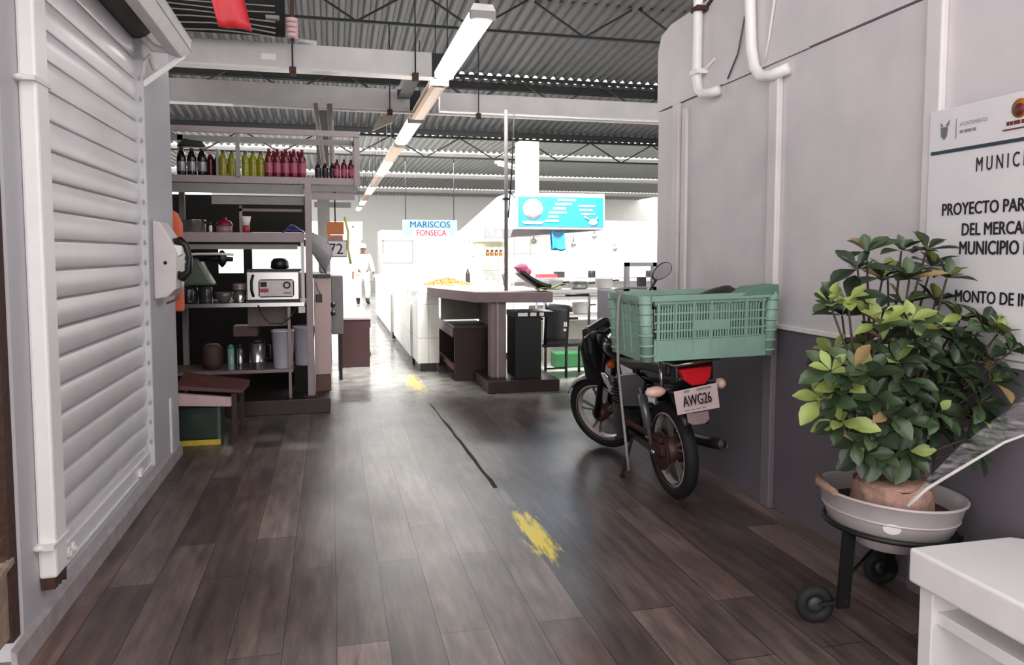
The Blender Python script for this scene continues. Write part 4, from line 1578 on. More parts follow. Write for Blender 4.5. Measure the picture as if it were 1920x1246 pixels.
for x, y, z, w, h, lab, nm, cat, mt in ((2.95, 9.7, 1.02, 0.11, 0.11, 'white enamel pan at the left of the wire rack', 'enamel_pan', 'pan', WHITE),
                                    (3.30, 9.7, 1.02, 0.13, 0.09, 'steel pan in the middle of the wire rack', 'steel_pan', 'pan', STEEL),
                                    (3.66, 9.7, 1.02, 0.12, 0.13, 'white pot at the right of the wire rack', 'enamel_pot', 'pot', WHITE),
                                    (2.95, 9.7, 0.68, 0.1, 0.12, 'steel pot on the lower rack shelf, left', 'steel_pot', 'pot', STEEL),
                                    (3.33, 9.7, 0.68, 0.12, 0.14, 'white bowl on the lower rack shelf', 'white_bowl', 'bowl', WHITE)):
    t2 = thing(nm, lab, cat, (x, y, z))
    b = MB()
    b.lathe([(w * 0.8, 0), (w, 0.02), (w, h), (w * 1.05, h), (w * 1.05, h + 0.008), (w * 0.95, h + 0.008), (w * 0.8, 0.01)], n=18)
    b.build('vessel', mt, t2)
    b = MB()
    b.tube([(w, 0, h * 0.8), (w + 0.06, 0, h * 0.85), (w + 0.1, 0, h * 0.85)], 0.01, 8)
    b.build('handle', BLACK, t2)
b = MB()
b.box(2.9, 3.5, 10.3, 10.9, 0, 0.72)
single('dark_bin', b, M('dark_bin', '#24231f', 0.5), 'dark square bin under the wire rack', 'bin', bevel=0.02)
b = MB()
b.box(2.85, 3.7, 9.3, 9.55, 0.0, 0.20)
single('green_crate', b, M('bright_green', '#246035', 0.5), 'small bright green crate on the floor behind the chair', 'crate', bevel=0.02)
b = MB()
b.box(2.6, 4.4, 10.1, 10.22, 0, 0.55)
single('low_wall', b, M('pale_low_wall', '#b3b0a5', 0.6), 'pale low wall behind the chair legs', 'partition')
# utensils on the kitchen wall
random.seed(21)
for i, (x, z, l, lab) in enumerate(((3.55, 1.75, 0.16, 'steel ladle hanging at the left of the kitchen wall'), (4.05, 1.78, 0.2, 'steel sieve hanging on the kitchen wall'),
                                    (4.30, 1.70, 0.15, 'small steel skimmer hanging beside the sieve'), (5.1, 1.62, 0.14, 'steel spoon hanging near the far right of the kitchen wall'),
                                    (4.7, 1.85, 0.18, 'long steel spoon hanging right of the sieve'))):
    t2 = thing('hanging_utensil', lab, 'utensil', (x, 12.97, z), group='utensils on the kitchen wall')
    b = MB()
    b.tube([(0, 0, 0.0), (0, 0, l)], 0.012, 8)
    b.build('handle', M('dull_steel', '#8f8f8d', 0.35, 0.7), t2)
    b = MB()
    b.ell((0, -0.015, -0.03), (0.05, 0.02, 0.045), 12, 8)
    b.build('scoop', M('dull_steel', '#8f8f8d'), t2)
t2 = thing('knife_box', 'box with red side and dark end on the kitchen counter', 'box', (3.35, 11.2, 1.13))
b = W(t2)
b.box(3.12, 3.42, 11.1, 11.3, 1.13, 1.18)
b.build('red_side', M('red_band', '#a03540'), t2)
b = W(t2)
b.box(3.42, 3.54, 11.1, 11.3, 1.13, 1.22)
b.build('dark_end', M('dark_bin', '#24231f'), t2)
for x, lab in ((4.02, 'dark tin on the kitchen counter'), (5.0, 'second dark tin farther right on the kitchen counter')):
    b = MB()
    b.lathe([(0.06, 0), (0.06, 0.09), (0.05, 0.1)], (0, 0, 0), n=14)
    single('food_tin', b, M('dark_bin', '#24231f'), lab, 'tin').location = (x, 11.2, 1.131)
b = MB()
b.bar((5.15, 9.9, 1.25), (5.28, 9.9, 1.95), 0.06, 0.04)
b.bar((5.15, 9.9, 1.25), (5.45, 9.9, 1.28), 0.06, 0.04)
single('leaning_frame', b, M('brass_dark', '#57503f', 0.5), 'dark L-shaped frame leaning by the right wall end', 'frame')

# grey cabinet and framed pass-through behind the crate
t = thing('grey_cabinet', 'grey cabinet with a square open frame on top behind the crate', 'cabinet', (2.95, 6.3, 0))
GC = M('cabinet_grey', '#96949a', 0.5)
b = W(t)
b.box(2.46, 3.4, 6.2, 6.7, 0, 1.16)
b.build('cabinet_body', GC, t, bevel=0.006)
b = W(t)
b.box(2.58, 2.615, 6.28, 6.33, 1.16, 1.42)
b.box(2.84, 2.90, 6.28, 6.33, 1.16, 1.42)
b.box(2.58, 2.90, 6.28, 6.33, 1.385, 1.42)
b.box(2.58, 2.90, 6.28, 6.33, 1.16, 1.20)
b.build('open_frame', GC, t)
b = W(t)
b.box(2.735, 2.80, 6.34, 6.40, 1.20, 1.285)
b.build('dark_block', INK, t)

# shelves behind the island: small sign box, brown jars, black bottle
t = thing('small_sign', 'small grey-framed sign box under the white awning', 'sign', (2.62, 11.95, 1.74))
b = W(t)
b.box(2.45, 2.79, 11.92, 11.99, 1.74, 1.91)
b.build('sign_box', M('sign_grey', '#77777a', 0.5), t)
b = W(t)
b.box(2.53, 2.59, 11.915, 11.92, 1.78, 1.87)
b.build('white_square', WHITE, t)
b = W(t)
b.box(2.62, 2.76, 11.915, 11.92, 1.775, 1.815)
b.build('white_strip', WHITE, t)
t = thing('jar_shelf', 'khaki hanging shelf with jars behind the island', 'shelf', (2.6, 12.1, 1.45))
b = W(t)
b.box(2.3, 2.85, 12.2, 12.3, 1.45, 1.70)
b.build('back_board', M('khaki_board', '#b5b09a', 0.6), t)
b = W(t)
b.box(2.3, 2.85, 12.0, 12.3, 1.44, 1.46)
b.build('board', M('khaki_board', '#b5b09a'), t)
for x in (2.32, 2.83):
    b = W(t)
    b.box(x - 0.01, x + 0.01, 12.28, 12.3, 0.95, 1.7)
    b.build('upright', WHITE, t)
b = W(t)
b.box(2.3, 2.85, 12.0, 12.3, 1.02, 1.04)
b.build('lower_board', WHITE, t)
pj = thing('sauce_jar', 'x', 'jar')
b = MB()
b.lathe([(0.028, 0), (0.03, 0.01), (0.03, 0.06), (0.02, 0.075)], n=12)
b.build('jar_body', M('brown_sauce', '#7b4a2a', 0.25), pj)
b = MB()
b.lathe([(0.022, 0.075), (0.022, 0.10)], n=12)
b.build('cap', INK, pj)
row(pj, [(2.52 + i * 0.075, 12.08, 1.46) for i in range(4)], [ORD[i] + ' brown sauce jar from the left on the khaki shelf' for i in range(4)], 'sauce jars on the khaki shelf')
t2 = bottle('black_bottle', 0.24, 0.035, (BLACK, BLACK, INK))
t2.location = (2.10, 11.6, 1.02)
t2['label'] = 'black bottle standing on the island near the shelf'
pg = thing('drinking_glass', 'x', 'glass')
b = MB()
b.lathe([(0.03, 0), (0.036, 0.13), (0.033, 0.13), (0.027, 0.01)], n=16)
b.build('glass_body', M('glass_grey', '#cfd3d1', 0.1, trans=0.6), pg)
row(pg, [(2.24 + 0.1 * i, 11.5, 1.02) for i in range(3)], [ORD[i] + ' glass right of the black bottle on the island' for i in range(3)], 'glasses on the island')

# MARISCOS sign far down the hall
t = thing('shop_sign', 'white and pale blue sign reading MARISCOS FONSECA far down the aisle', 'sign', (3.13, 24, 1.95))
b = W(t)
b.box(2.25, 4.0, 24.0, 24.06, 2.02, 2.57)
b.build('sign_panel', M('pale_sky_panel', '#8fc6d6', 0.5, var=0.1, nscale=2), t)
b = W(t)
b.box(2.55, 3.75, 23.995, 24.0, 2.02, 2.30)
b.build('white_field', SIGNW, t)
b = W(t)
b.text('MARISCOS', (3.13, 23.98, 2.33), (1, 0, 0), (0, 0, 1), 0.20, 1.28, 'C', bold=0.02)
b.build('upper_lettering', M('deep_blue_ink', '#1d3a70', 0.5), t)
b = W(t)
b.text('FONSECA', (3.17, 23.98, 2.07), (1, 0, 0), (0, 0, 1), 0.19, 0.95, 'C', bold=0.02)
b.build('lower_lettering', M('crimson_ink', '#b32443', 0.5), t)
for x in (2.35, 3.9):
    b = W(t)
    b.tube([(x, 24.03, 2.57), (x, 24.03, 4.6)], 0.012, 6)
    b.build('suspension', TRUSSM, t)
t = thing('shop_sign', 'small turquoise board right of the MARISCOS sign', 'sign', (4.25, 24, 2.0))
b = W(t)
b.box(4.05, 4.42, 24.0, 24.05, 2.08, 2.20)
b.build('sign_panel', M('turquoise_board', '#7fc8cd', 0.5), t)
b = W(t)
b.box(4.38, 4.42, 23.99, 24.0, 1.85, 2.15)
b.build('edge_post', GREYP, t)
# white stalls left of the far aisle
t = thing('market_stall', 'white tiled stall at the far left of the aisle', 'stall', (0.4, 26, 0))
b = W(t)
b.box(-3.5, 1.0, 25.5, 28.0, 0, 2.0)
b.build('stall_body', WALLFAR, t)
b = W(t)
b.box(-3.5, 1.05, 25.4, 25.5, 1.95, 2.55)
b.build('header_board', SIGNW, t)
b = W(t)
for i, (x, z, w, h) in enumerate(((0.55, 2.25, 0.12, 0.06), (0.72, 2.30, 0.05, 0.12), (0.82, 2.22, 0.12, 0.05), (0.68, 2.12, 0.12, 0.05), (0.6, 2.36, 0.2, 0.04))):
    b.box(x, x + w, 25.38, 25.4, z, z + h)
b.build('header_marks', INKG, t)
t = thing('market_stall', 'white stall with a framed white panel below the MARISCOS sign', 'stall', (3.2, 26.5, 0))
b = W(t)
b.box(1.7, 6.0, 26.0, 28.0, 0, 2.3)
b.build('stall_body', WALLFAR, t)
b = W(t)
for q in ((1.72, 1.80, 1.5, 1.95), (2.75, 2.80, 1.2, 1.95), (1.72, 2.80, 1.16, 1.2), (1.72, 2.80, 1.93, 1.96)):
    b.box(q[0], q[1], 25.97, 26.0, q[2], q[3])
b.build('panel_frame', GREYP, t)

# ------------------------------------------------------------------ person in white
def skinned(name, verts, edges, radii, mat, parent, root=0, sub=1):
    me = bpy.data.meshes.new(name)
    me.from_pydata(verts, edges, [])
    o = bpy.data.objects.new(name, me)
    COL.objects.link(o)
    o.parent = parent
    sk = o.modifiers.new('skin', 'SKIN')
    me.materials.append(mat)
    for i, r in enumerate(radii):
        v = me.skin_vertices[0].data[i]
        v.radius = (r, r) if not isinstance(r, tuple) else r
        v.use_root = (i == root)
    sk.use_smooth_shade = True
    s = o.modifiers.new('subdivision', 'SUBSURF')
    s.levels = s.render_levels = sub
    return o


p = thing('person', 'person in white shirt, trousers and cap with black boots, standing far down the aisle', 'person', (0.93, 22.6, 0), (0, 0, R(8)))
body_v = [(0, 0, 0.95), (0, 0, 1.15), (0, 0, 1.36), (0, -0.01, 1.50), (0, -0.02, 1.62), (0, -0.02, 1.70),
          (-0.19, 0, 1.42), (-0.27, 0.02, 1.13), (-0.30, -0.06, 0.88), (0.19, 0, 1.42), (0.28, 0.02, 1.13), (0.32, -0.05, 0.88),
          (-0.10, 0, 0.88), (-0.13, 0.05, 0.48), (-0.14, 0.0, 0.09), (0.10, 0, 0.88), (0.13, -0.06, 0.48), (0.15, 0.06, 0.09),
          (-0.31, -0.08, 0.80), (0.33, -0.07, 0.80)]
body_e = [(0, 1), (1, 2), (2, 3), (3, 4), (4, 5), (2, 6), (6, 7), (7, 8), (2, 9), (9, 10), (10, 11), (0, 12), (12, 13), (13, 14), (0, 15), (15, 16), (16, 17), (8, 18), (11, 19)]
body_r = [0.13, 0.12, 0.14, 0.055, 0.085, 0.07, 0.06, 0.045, 0.03, 0.06, 0.045, 0.03, 0.085, 0.06, 0.04, 0.085, 0.06, 0.04, 0.035, 0.035]
fi = len(body_v)
for s, hx in ((-1, -0.31), (1, 0.33)):
    hand = 18 if s < 0 else 19
    for k in range(4):
        dx = (k - 1.5) * 0.018
        body_v += [(hx + dx * 0.3, -0.08 + dx, 0.75), (hx + dx * 0.3 - s * 0.012, -0.085 + dx, 0.71 + abs(k - 1.5) * 0.006)]
        body_e += [(hand, fi), (fi, fi + 1)]
        body_r += [0.009, 0.008]
        fi += 2
    body_v += [(hx - s * 0.02, -0.115, 0.79), (hx - s * 0.025, -0.13, 0.75)]
    body_e += [(hand, fi), (fi, fi + 1)]
    body_r += [0.01, 0.009]
    fi += 2
skinned('body', body_v, body_e, body_r, SKIN, p)
skinned('shirt', [(0, 0, 0.90), (0, 0, 1.12), (0, 0, 1.36), (0, -0.01, 1.47), (-0.19, 0, 1.42), (-0.27, 0.02, 1.13), (-0.295, -0.04, 0.94), (0.19, 0, 1.42), (0.28, 0.02, 1.13), (0.315, -0.03, 0.94)],
        [(0, 1), (1, 2), (2, 3), (2, 4), (4, 5), (5, 6), (2, 7), (7, 8), (8, 9)], [0.17, 0.155, 0.165, 0.08, 0.085, 0.065, 0.05, 0.085, 0.065, 0.05], WHITECL, p)
skinned('trousers', [(0, 0, 0.95), (-0.10, 0, 0.86), (-0.13, 0.05, 0.48), (-0.14, 0.0, 0.16), (0.10, 0, 0.86), (0.13, -0.06, 0.48), (0.15, 0.06, 0.16)],
        [(0, 1), (1, 2), (2, 3), (0, 4), (4, 5), (5, 6)], [0.15, 0.115, 0.085, 0.075, 0.115, 0.085, 0.075], WHITECL, p)
for s, y in ((-1, 0.0), (1, 0.06)):
    skinned('boot', [(s * 0.145, y + 0.02, 0.26), (s * 0.145, y + 0.02, 0.06), (s * 0.155, y - 0.09, 0.045), (s * 0.16, y - 0.17, 0.04)], [(0, 1), (1, 2), (2, 3)], [0.07, 0.06, 0.05, 0.04], RUBBER, p)
b = MB()
b.lathe([(0.105, 1.66), (0.112, 1.70), (0.10, 1.77), (0.05, 1.80), (0.01, 1.805)], (0, -0.01, 0), n=18)
b.prism([(-0.08, -0.1), (0.08, -0.1), (0.06, -0.19), (-0.06, -0.19)], 1.665, 1.68)
b.build('cap', WHITECL, p)
b = MB()
b.ell((-0.035, -0.098, 1.635), (0.012, 0.006, 0.007), 8, 6)
b.ell((0.035, -0.098, 1.635), (0.012, 0.006, 0.007), 8, 6)
b.ell((0, -0.105, 1.56), (0.028, 0.008, 0.006), 8, 6)
b.build('face_features', INK, p)
b = MB()
b.ell((0, -0.112, 1.605), (0.014, 0.018, 0.02), 10, 6)
b.build('nose', SKIN, p)
for s in (-1, 1):
    b = MB()
    b.ell((s * 0.088, -0.01, 1.62), (0.012, 0.02, 0.03), 10, 6)
    b.build('ear', SKIN, p)

# ================================================================== MOTORCYCLE
LEAN = R(4.5)
bike = thing('motorcycle', 'dark small motorcycle with red tail lamp and white AWG26 plate, leaning by the right wall', 'motorcycle', (2.05, 4.17, 0), (0, -LEAN, 0))
SA, SD = Vector((0, 0.88, 0.93)), Vector((0, -0.28, 0.70)).normalized()
STEER = Matrix.Translation(SA) @ Matrix.Rotation(R(36), 4, SD) @ Matrix.Translation(-SA)


def spokes(b, c, axis, r0, r1, n=5, w=0.03, t=0.014):
    q = Vector((1, 0, 0)).rotation_difference(Vector(axis)).to_matrix()
    c = Vector(c)
    for k in range(n):
        a = 2 * math.pi * k / n + 0.3
        for da in (-0.09, 0.09):
            d0 = q @ Vector((0, math.cos(a + da), math.sin(a + da)))
            d1 = q @ Vector((0, math.cos(a + da * 1.8), math.sin(a + da * 1.8)))
            b.bar(c + d0 * r0, c + d1 * r1, w * 0.5, t, up=q @ Vector((1, 0, 0)))


def wheel(c, parent, T=None, hub_r=0.055, cover=False):
    b = MB()
    b.T = T
    b.torus(c, (1, 0, 0), 0.259, 0.040, 40, 12, squash=1.05)
    wh = b.build('wheel', RUBBER, parent)
    b = MB()
    b.T = T
    cx, cy, cz = c
    b.lathe([(0.222, -0.032), (0.232, -0.030), (0.222, -0.014), (0.212, 0), (0.222, 0.014), (0.232, 0.030), (0.222, 0.032), (0.205, 0.022), (0.198, 0.0), (0.205, -0.022)], c, (1, 0, 0), 40)
    # open the rim: drop the two end caps
    b.F = b.F[:-2]
    b.I = b.I[:-2]
    b.S = b.S[:-2]
    b.build('rim', M('worn_rim_silver', '#d6c6c5', 0.4, 0.3), wh)
    b = MB()
    b.T = T
    spokes(b, c, (1, 0, 0), 0.05, 0.205)
    b.build('spokes', M('cast_spoke_grey', '#8f8f8f', 0.35, 0.6), wh)
    b = MB()
    b.T = T
    b.lathe([(0.03, -0.075), (hub_r, -0.06), (hub_r, 0.06), (0.03, 0.075)], c, (1, 0, 0), 20)
    b.build('hub', M('hub_brownish', '#5a3c3a', 0.5, 0.4), wh)
    return wh


rw = wheel((0, 0, 0.30), bike, hub_r=0.085)
wheel((0, 1.16, 0.30), bike, STEER, 0.06)


def bpart(name, fn, mat, T=None, parent=None, **k):
    b = MB()
    b.T = T
    fn(b)
    return b.build(name, mat, parent or bike, **k)


bpart('sprocket', lambda b: (b.lathe([(0.05, -0.085), (0.115, -0.085), (0.118, -0.078), (0.115, -0.072), (0.05, -0.072)], (0, 0, 0.30), (1, 0, 0), 28)), M('rusty_chain', '#4a2b2a', 0.7, 0.4), parent=rw)
bpart('swing_arm', lambda b: (b.bar((-0.10, -0.06, 0.30), (-0.10, 0.50, 0.33), 0.03, 0.045), b.bar((0.10, -0.06, 0.30), (0.10, 0.50, 0.33), 0.03, 0.045), b.bar((-0.1, 0.42, 0.33), (0.1, 0.42, 0.33), 0.04)), BLACKM)
for s in (-1, 1):
    bpart('axle_nut', lambda b: b.cyl((s * 0.10, 0, 0.30), (s * 0.135, 0, 0.30), 0.014), STEEL)
    bpart('shock_absorber', lambda b: (b.cyl((s * 0.125, 0.02, 0.34), (s * 0.125, 0.12, 0.68), 0.014), b.cyl((s * 0.125, 0.05, 0.44), (s * 0.125, 0.11, 0.64), 0.028)), M('shock_grey', '#77787c', 0.35, 0.6))
bpart('brake_rod', lambda b: b.bar((0.07, -0.02, 0.36), (0.055, 0.0, 0.52), 0.03, 0.012), M('cast_spoke_grey', '#8f8f8f'))
bpart('chain_guard', lambda b: (b.box(-0.125, -0.095, -0.10, 0.5, 0.375, 0.41), b.box(-0.125, -0.095, -0.12, 0.02, 0.30, 0.37)), M('rusty_chain', '#4a2b2a'), bevel=0.008)
bpart('frame', lambda b: (b.tube([(0, 0.90, 0.88), (0, 0.80, 0.62), (0, 0.70, 0.34), (0, 0.45, 0.27)], 0.02, 10), b.tube([(0, 0.88, 0.86), (0, 0.5, 0.74), (0.09, 0.2, 0.72), (0.09, -0.30, 0.78)], 0.018, 10),
                         b.tube([(0, 0.5, 0.74), (-0.09, 0.2, 0.72), (-0.09, -0.30, 0.78)], 0.018, 10), b.tube([(0, 0.5, 0.74), (0, 0.45, 0.3)], 0.022, 10)), BLACKM)
bpart('engine', lambda b: (b.cyl((-0.13, 0.55, 0.36), (0.13, 0.55, 0.36), 0.11, n=20), b.box(-0.09, 0.09, 0.45, 0.72, 0.28, 0.46), *[b.box(-0.09, 0.09, 0.60, 0.76, 0.46 + i * 0.022, 0.472 + i * 0.022) for i in range(7)], b.box(-0.07, 0.07, 0.61, 0.75, 0.46, 0.63)), M('engine_dark', '#2c2a2b', 0.5, 0.6), bevel=0.004)
bpart('exhaust_pipe', lambda b: b.tube([(0.05, 0.74, 0.55), (0.07, 0.84, 0.45), (0.11, 0.80, 0.27), (0.18, 0.55, 0.24), (0.22, 0.35, 0.27)], 0.02, 10), M('exhaust_brown', '#5b4241', 0.5, 0.5))
bpart('muffler', lambda b: b.tube([(0.22, 0.40, 0.27), (0.235, 0.30, 0.28), (0.25, 0.0, 0.31), (0.265, -0.15, 0.33)], [0.02, 0.034, 0.037, 0.034], 14), M('muffler_dark', '#241d1e', 0.45, 0.4))
bpart('muffler_tip', lambda b: (b.torus((0.266, -0.155, 0.33), (0.08, -1, 0.1), 0.029, 0.007, 20, 8), b.cyl((0.264, -0.14, 0.329), (0.266, -0.152, 0.33), 0.028)), M('tip_grey', '#5a5858', 0.4, 0.6))
bpart('seat', lambda b: b.prism([(-0.25, 0.80), (0.1, 0.79), (0.3, 0.76), (0.52, 0.77), (0.52, 0.82), (0.3, 0.83), (0.1, 0.86), (-0.25, 0.88)], -0.12, 0.12, 'x'), M('seat_vinyl', '#121213', 0.5), bevel=0.02)
bpart('fuel_tank', lambda b: b.ell((0, 0.68, 0.86), (0.15, 0.24, 0.11), 20, 12), M('tank_black', '#1b1d22', 0.2, 0.2))
for s in (-1, 1):
    bpart('side_panel', lambda b: b.prism([(0.12, 0.56), (0.42, 0.50), (0.50, 0.70), (0.20, 0.76), (0.05, 0.72)], s * 0.12 - 0.012, s * 0.12 + 0.012, 'x'), M('tank_black', '#1b1d22'), bevel=0.008)
bpart('tank_badge', lambda b: b.prism([(0.62, 0.55), (0.75, 0.62), (0.80, 0.67), (0.72, 0.68), (0.66, 0.66), (0.60, 0.60)], -0.145, -0.125, 'x'), STEEL, bevel=0.006)
bpart('rear_cowl', lambda b: b.prism([(-0.36, 0.80), (-0.28, 0.70), (0.2, 0.70), (0.2, 0.79), (-0.3, 0.86)], -0.10, 0.10, 'x'), M('tank_black', '#1b1d22'), bevel=0.015)
bpart('rear_fender', lambda b: b.grid(lambda u, v: ((v - 0.5) * 0.15, 0.28 - 0.62 * u, 0.66 + 0.06 * math.sin(u * 2.4) - 0.16 * max(0, u - 0.72) / 0.28 - 0.02 * (2 * v - 1) ** 2), 14, 6), BLACK, solid=0.008)
bpart('mud_flap', lambda b: b.prism([(-0.055, 0.60), (0.08, 0.60), (0.085, 0.555), (0.06, 0.53), (-0.02, 0.53), (-0.05, 0.55)], -0.345, -0.335, 'y'), M('dusty_flap', '#94807f', 0.6), bevel=0.004)
bpart('tail_light', lambda b: b.prism([(-0.10, 0.865), (0.10, 0.865), (0.085, 0.80), (0.05, 0.765), (-0.03, 0.765), (-0.075, 0.80)], -0.385, -0.33, 'y'), REDLENS, bevel=0.012, seg=3)
bpart('tail_housing', lambda b: b.box(-0.11, 0.13, -0.34, -0.27, 0.775, 0.89), BLACK, bevel=0.015)
pl = bpart('number_plate', lambda b: b.hexa([(-0.115, -0.352, 0.602), (0.148, -0.352, 0.612), (0.148, -0.348, 0.612), (-0.115, -0.348, 0.602), (-0.145, -0.382, 0.745), (0.122, -0.382, 0.765), (0.122, -0.378, 0.765), (-0.145, -0.378, 0.745)]), PLATE, bevel=0.002)
pr_, pu = Vector((0.267, 0, 0.015)).normalized(), Vector((-0.03, -0.03, 0.145)).normalized()
bpart('plate_number', lambda b: b.text('AWG26', Vector((-0.084, -0.371, 0.648)), pr_, pu, 0.068, 0.175, 'L', bold=0.012), INK, parent=pl)
bpart('plate_band', lambda b: [b.bar(Vector((-0.085, -0.3825, 0.738)) + pr_ * u, Vector((-0.085, -0.3825, 0.738)) + pr_ * v, 0.002, 0.012) for u, v in ((0, 0.03), (0.033, 0.036), (0.08, 0.10), (0.103, 0.13), (0.133, 0.17))], INKG, parent=pl)
bpart('plate_footer', lambda b: [b.bar(Vector((-0.07, -0.3575, 0.622)) + pr_ * u, Vector((-0.07, -0.3575, 0.622)) + pr_ * (u + 0.025), 0.002, 0.006) for u in (0, 0.035, 0.07, 0.105)], INKG, parent=pl)
for s, x in ((-1, -0.20), (1, 0.165)):
    bpart('rear_signal_stem', lambda b: b.cyl((s * 0.05, -0.30, 0.745), (x, -0.31, 0.745), 0.012), BLACK)
    bpart('rear_signal', lambda b: b.ell((x + s * (0.03 if s < 0 else 0.01), -0.325, 0.745), (0.062 if s < 0 else 0.03, 0.035, 0.032), 14, 8), CLEARLENS)
# luggage rack
bpart('luggage_rack', lambda b: (b.tube([(-0.13, 0.12, 0.885), (-0.13, -0.40, 0.895), (0.13, -0.40, 0.905), (0.13, 0.12, 0.89)], 0.011, 8), b.bar((-0.13, -0.1, 0.885), (0.13, -0.1, 0.89), 0.02, 0.01), b.bar((-0.13, -0.28, 0.89), (0.13, -0.28, 0.895), 0.02, 0.01)), STEEL)
bpart('rack_stay', lambda b: (b.cyl((-0.14, -0.22, 0.70), (-0.14, -0.22, 0.89), 0.011), b.cyl((-0.14, -0.22, 0.72), (-0.20, -0.22, 0.73), 0.008)), STEEL)
# front end, steered to the left
for s in (-1, 1):
    bpart('fork_leg', lambda b: b.tube([(s * 0.085, 0.87, 0.95), (s * 0.085, 1.02, 0.62), (s * 0.085, 1.16, 0.30)], [0.018, 0.022, 0.026], 12), BLACKM, STEER)
bpart('front_fender', lambda b: b.grid(lambda u, v: ((v - 0.5) * 0.13, 1.16 + (0.322 - 0.012 * (2 * v - 1) ** 2 - 0.015 * (2 * v - 1) ** 2) * math.cos(R(35 + 125 * u)), 0.30 + (0.322 - 0.027 * (2 * v - 1) ** 2) * math.sin(R(35 + 125 * u))), 16, 6), M('fender_silver', '#9d9d9f', 0.3, 0.3), STEER, solid=0.006)
bpart('headlight', lambda b: (b.lathe([(0.05, -0.10), (0.095, -0.05), (0.105, 0.02), (0.10, 0.04)], (0, 1.03, 0.90), (0, 1, 0.05), 20)), BLACK, STEER)
bpart('headlight_lens', lambda b: b.ell((0, 1.07, 0.902), (0.092, 0.03, 0.092), 18, 10), M('headlamp_glass', '#b9bcc0', 0.08, 0.3), STEER)
bpart('front_cowl', lambda b: b.prism([(-0.15, 0.70), (0.15, 0.70), (0.17, 0.84), (0.13, 1.02), (-0.13, 1.02), (-0.17, 0.84)], 0.97, 1.06, 'y'), BLACK, STEER, bevel=0.03)
bpart('handlebar', lambda b: b.tube([(-0.36, 0.78, 1.04), (-0.25, 0.83, 1.03), (-0.10, 0.88, 0.97), (0.10, 0.88, 0.97), (0.25, 0.83, 1.03), (0.36, 0.78, 1.04)], 0.012, 10), BLACKM, STEER)
for s in (-1, 1):
    bpart('grip', lambda b: b.cyl((s * 0.26, 0.825, 1.03), (s * 0.38, 0.77, 1.04), 0.018, n=12), RUBBER, STEER)
    bpart('lever', lambda b: b.tube([(s * 0.24, 0.86, 1.03), (s * 0.36, 0.85, 1.03)], 0.007, 6), STEEL, STEER)
bpart('front_signal', lambda b: b.ell((-0.02, 0.90, 0.70), (0.035, 0.03, 0.032), 14, 8), AMBER)
bpart('knee_shield', lambda b: b.prism([(-0.19, 0.60), (-0.06, 0.55), (-0.02, 0.72), (-0.06, 0.94), (-0.17, 0.95), (-0.22, 0.84)], 0.985, 1.0, 'y'), BLACK, None, bevel=0.006)


def mir(b, k):
    pts = []
    for i in range(24):
        a = 2 * math.pi * i / 24
        r = 1.0 + 0.16 * math.cos(a - R(215)) ** 3
        pts.append((0.385 + k * 0.078 * r * math.cos(a) + 0.018 * math.sin(a), 1.352 + k * 0.062 * r * math.sin(a) + 0.012 * math.cos(a)))
    return pts


bpart('mirror_shell', lambda b: b.prism(mir(b, 1.0), 0.80, 0.815, 'y'), BLACK, bevel=0.004)
bpart('mirror_glass', lambda b: b.prism(mir(b, 0.9), 0.797, 0.801, 'y'), MIRROR)
bpart('mirror_stem', lambda b: b.tube([(0.335, 0.808, 1.30), (0.30, 0.815, 1.245), (0.25, 0.84, 1.16), (0.20, 0.9, 1.03)], [0.012, 0.009, 0.009, 0.009], 8), BLACK)
bpart('side_stand', lambda b: (b.bar((-0.08, 0.42, 0.30), (-0.155, 0.47, 0.02), 0.02), b.box(-0.175, -0.14, 0.45, 0.49, 0.012, 0.02)), BLACKM)
bpart('foot_peg', lambda b: b.cyl((-0.09, 0.42, 0.30), (-0.21, 0.40, 0.30), 0.014), RUBBER)
bpart('foot_peg', lambda b: b.cyl((0.09, 0.42, 0.30), (0.21, 0.40, 0.30), 0.014), RUBBER)
bpart('gear_pedal', lambda b: b.bar((-0.11, 0.5, 0.32), (-0.11, 0.68, 0.30), 0.012), STEEL)

# ================================================================== GREEN CRATE ON THE RACK
CW, CD, CH = 0.77, 0.46, 0.355
cr = thing('plastic_crate', 'green slotted plastic crate carried across the back of the motorcycle', 'crate', (1.635, 3.70, 0.918), (0, R(-1.2), R(0)))


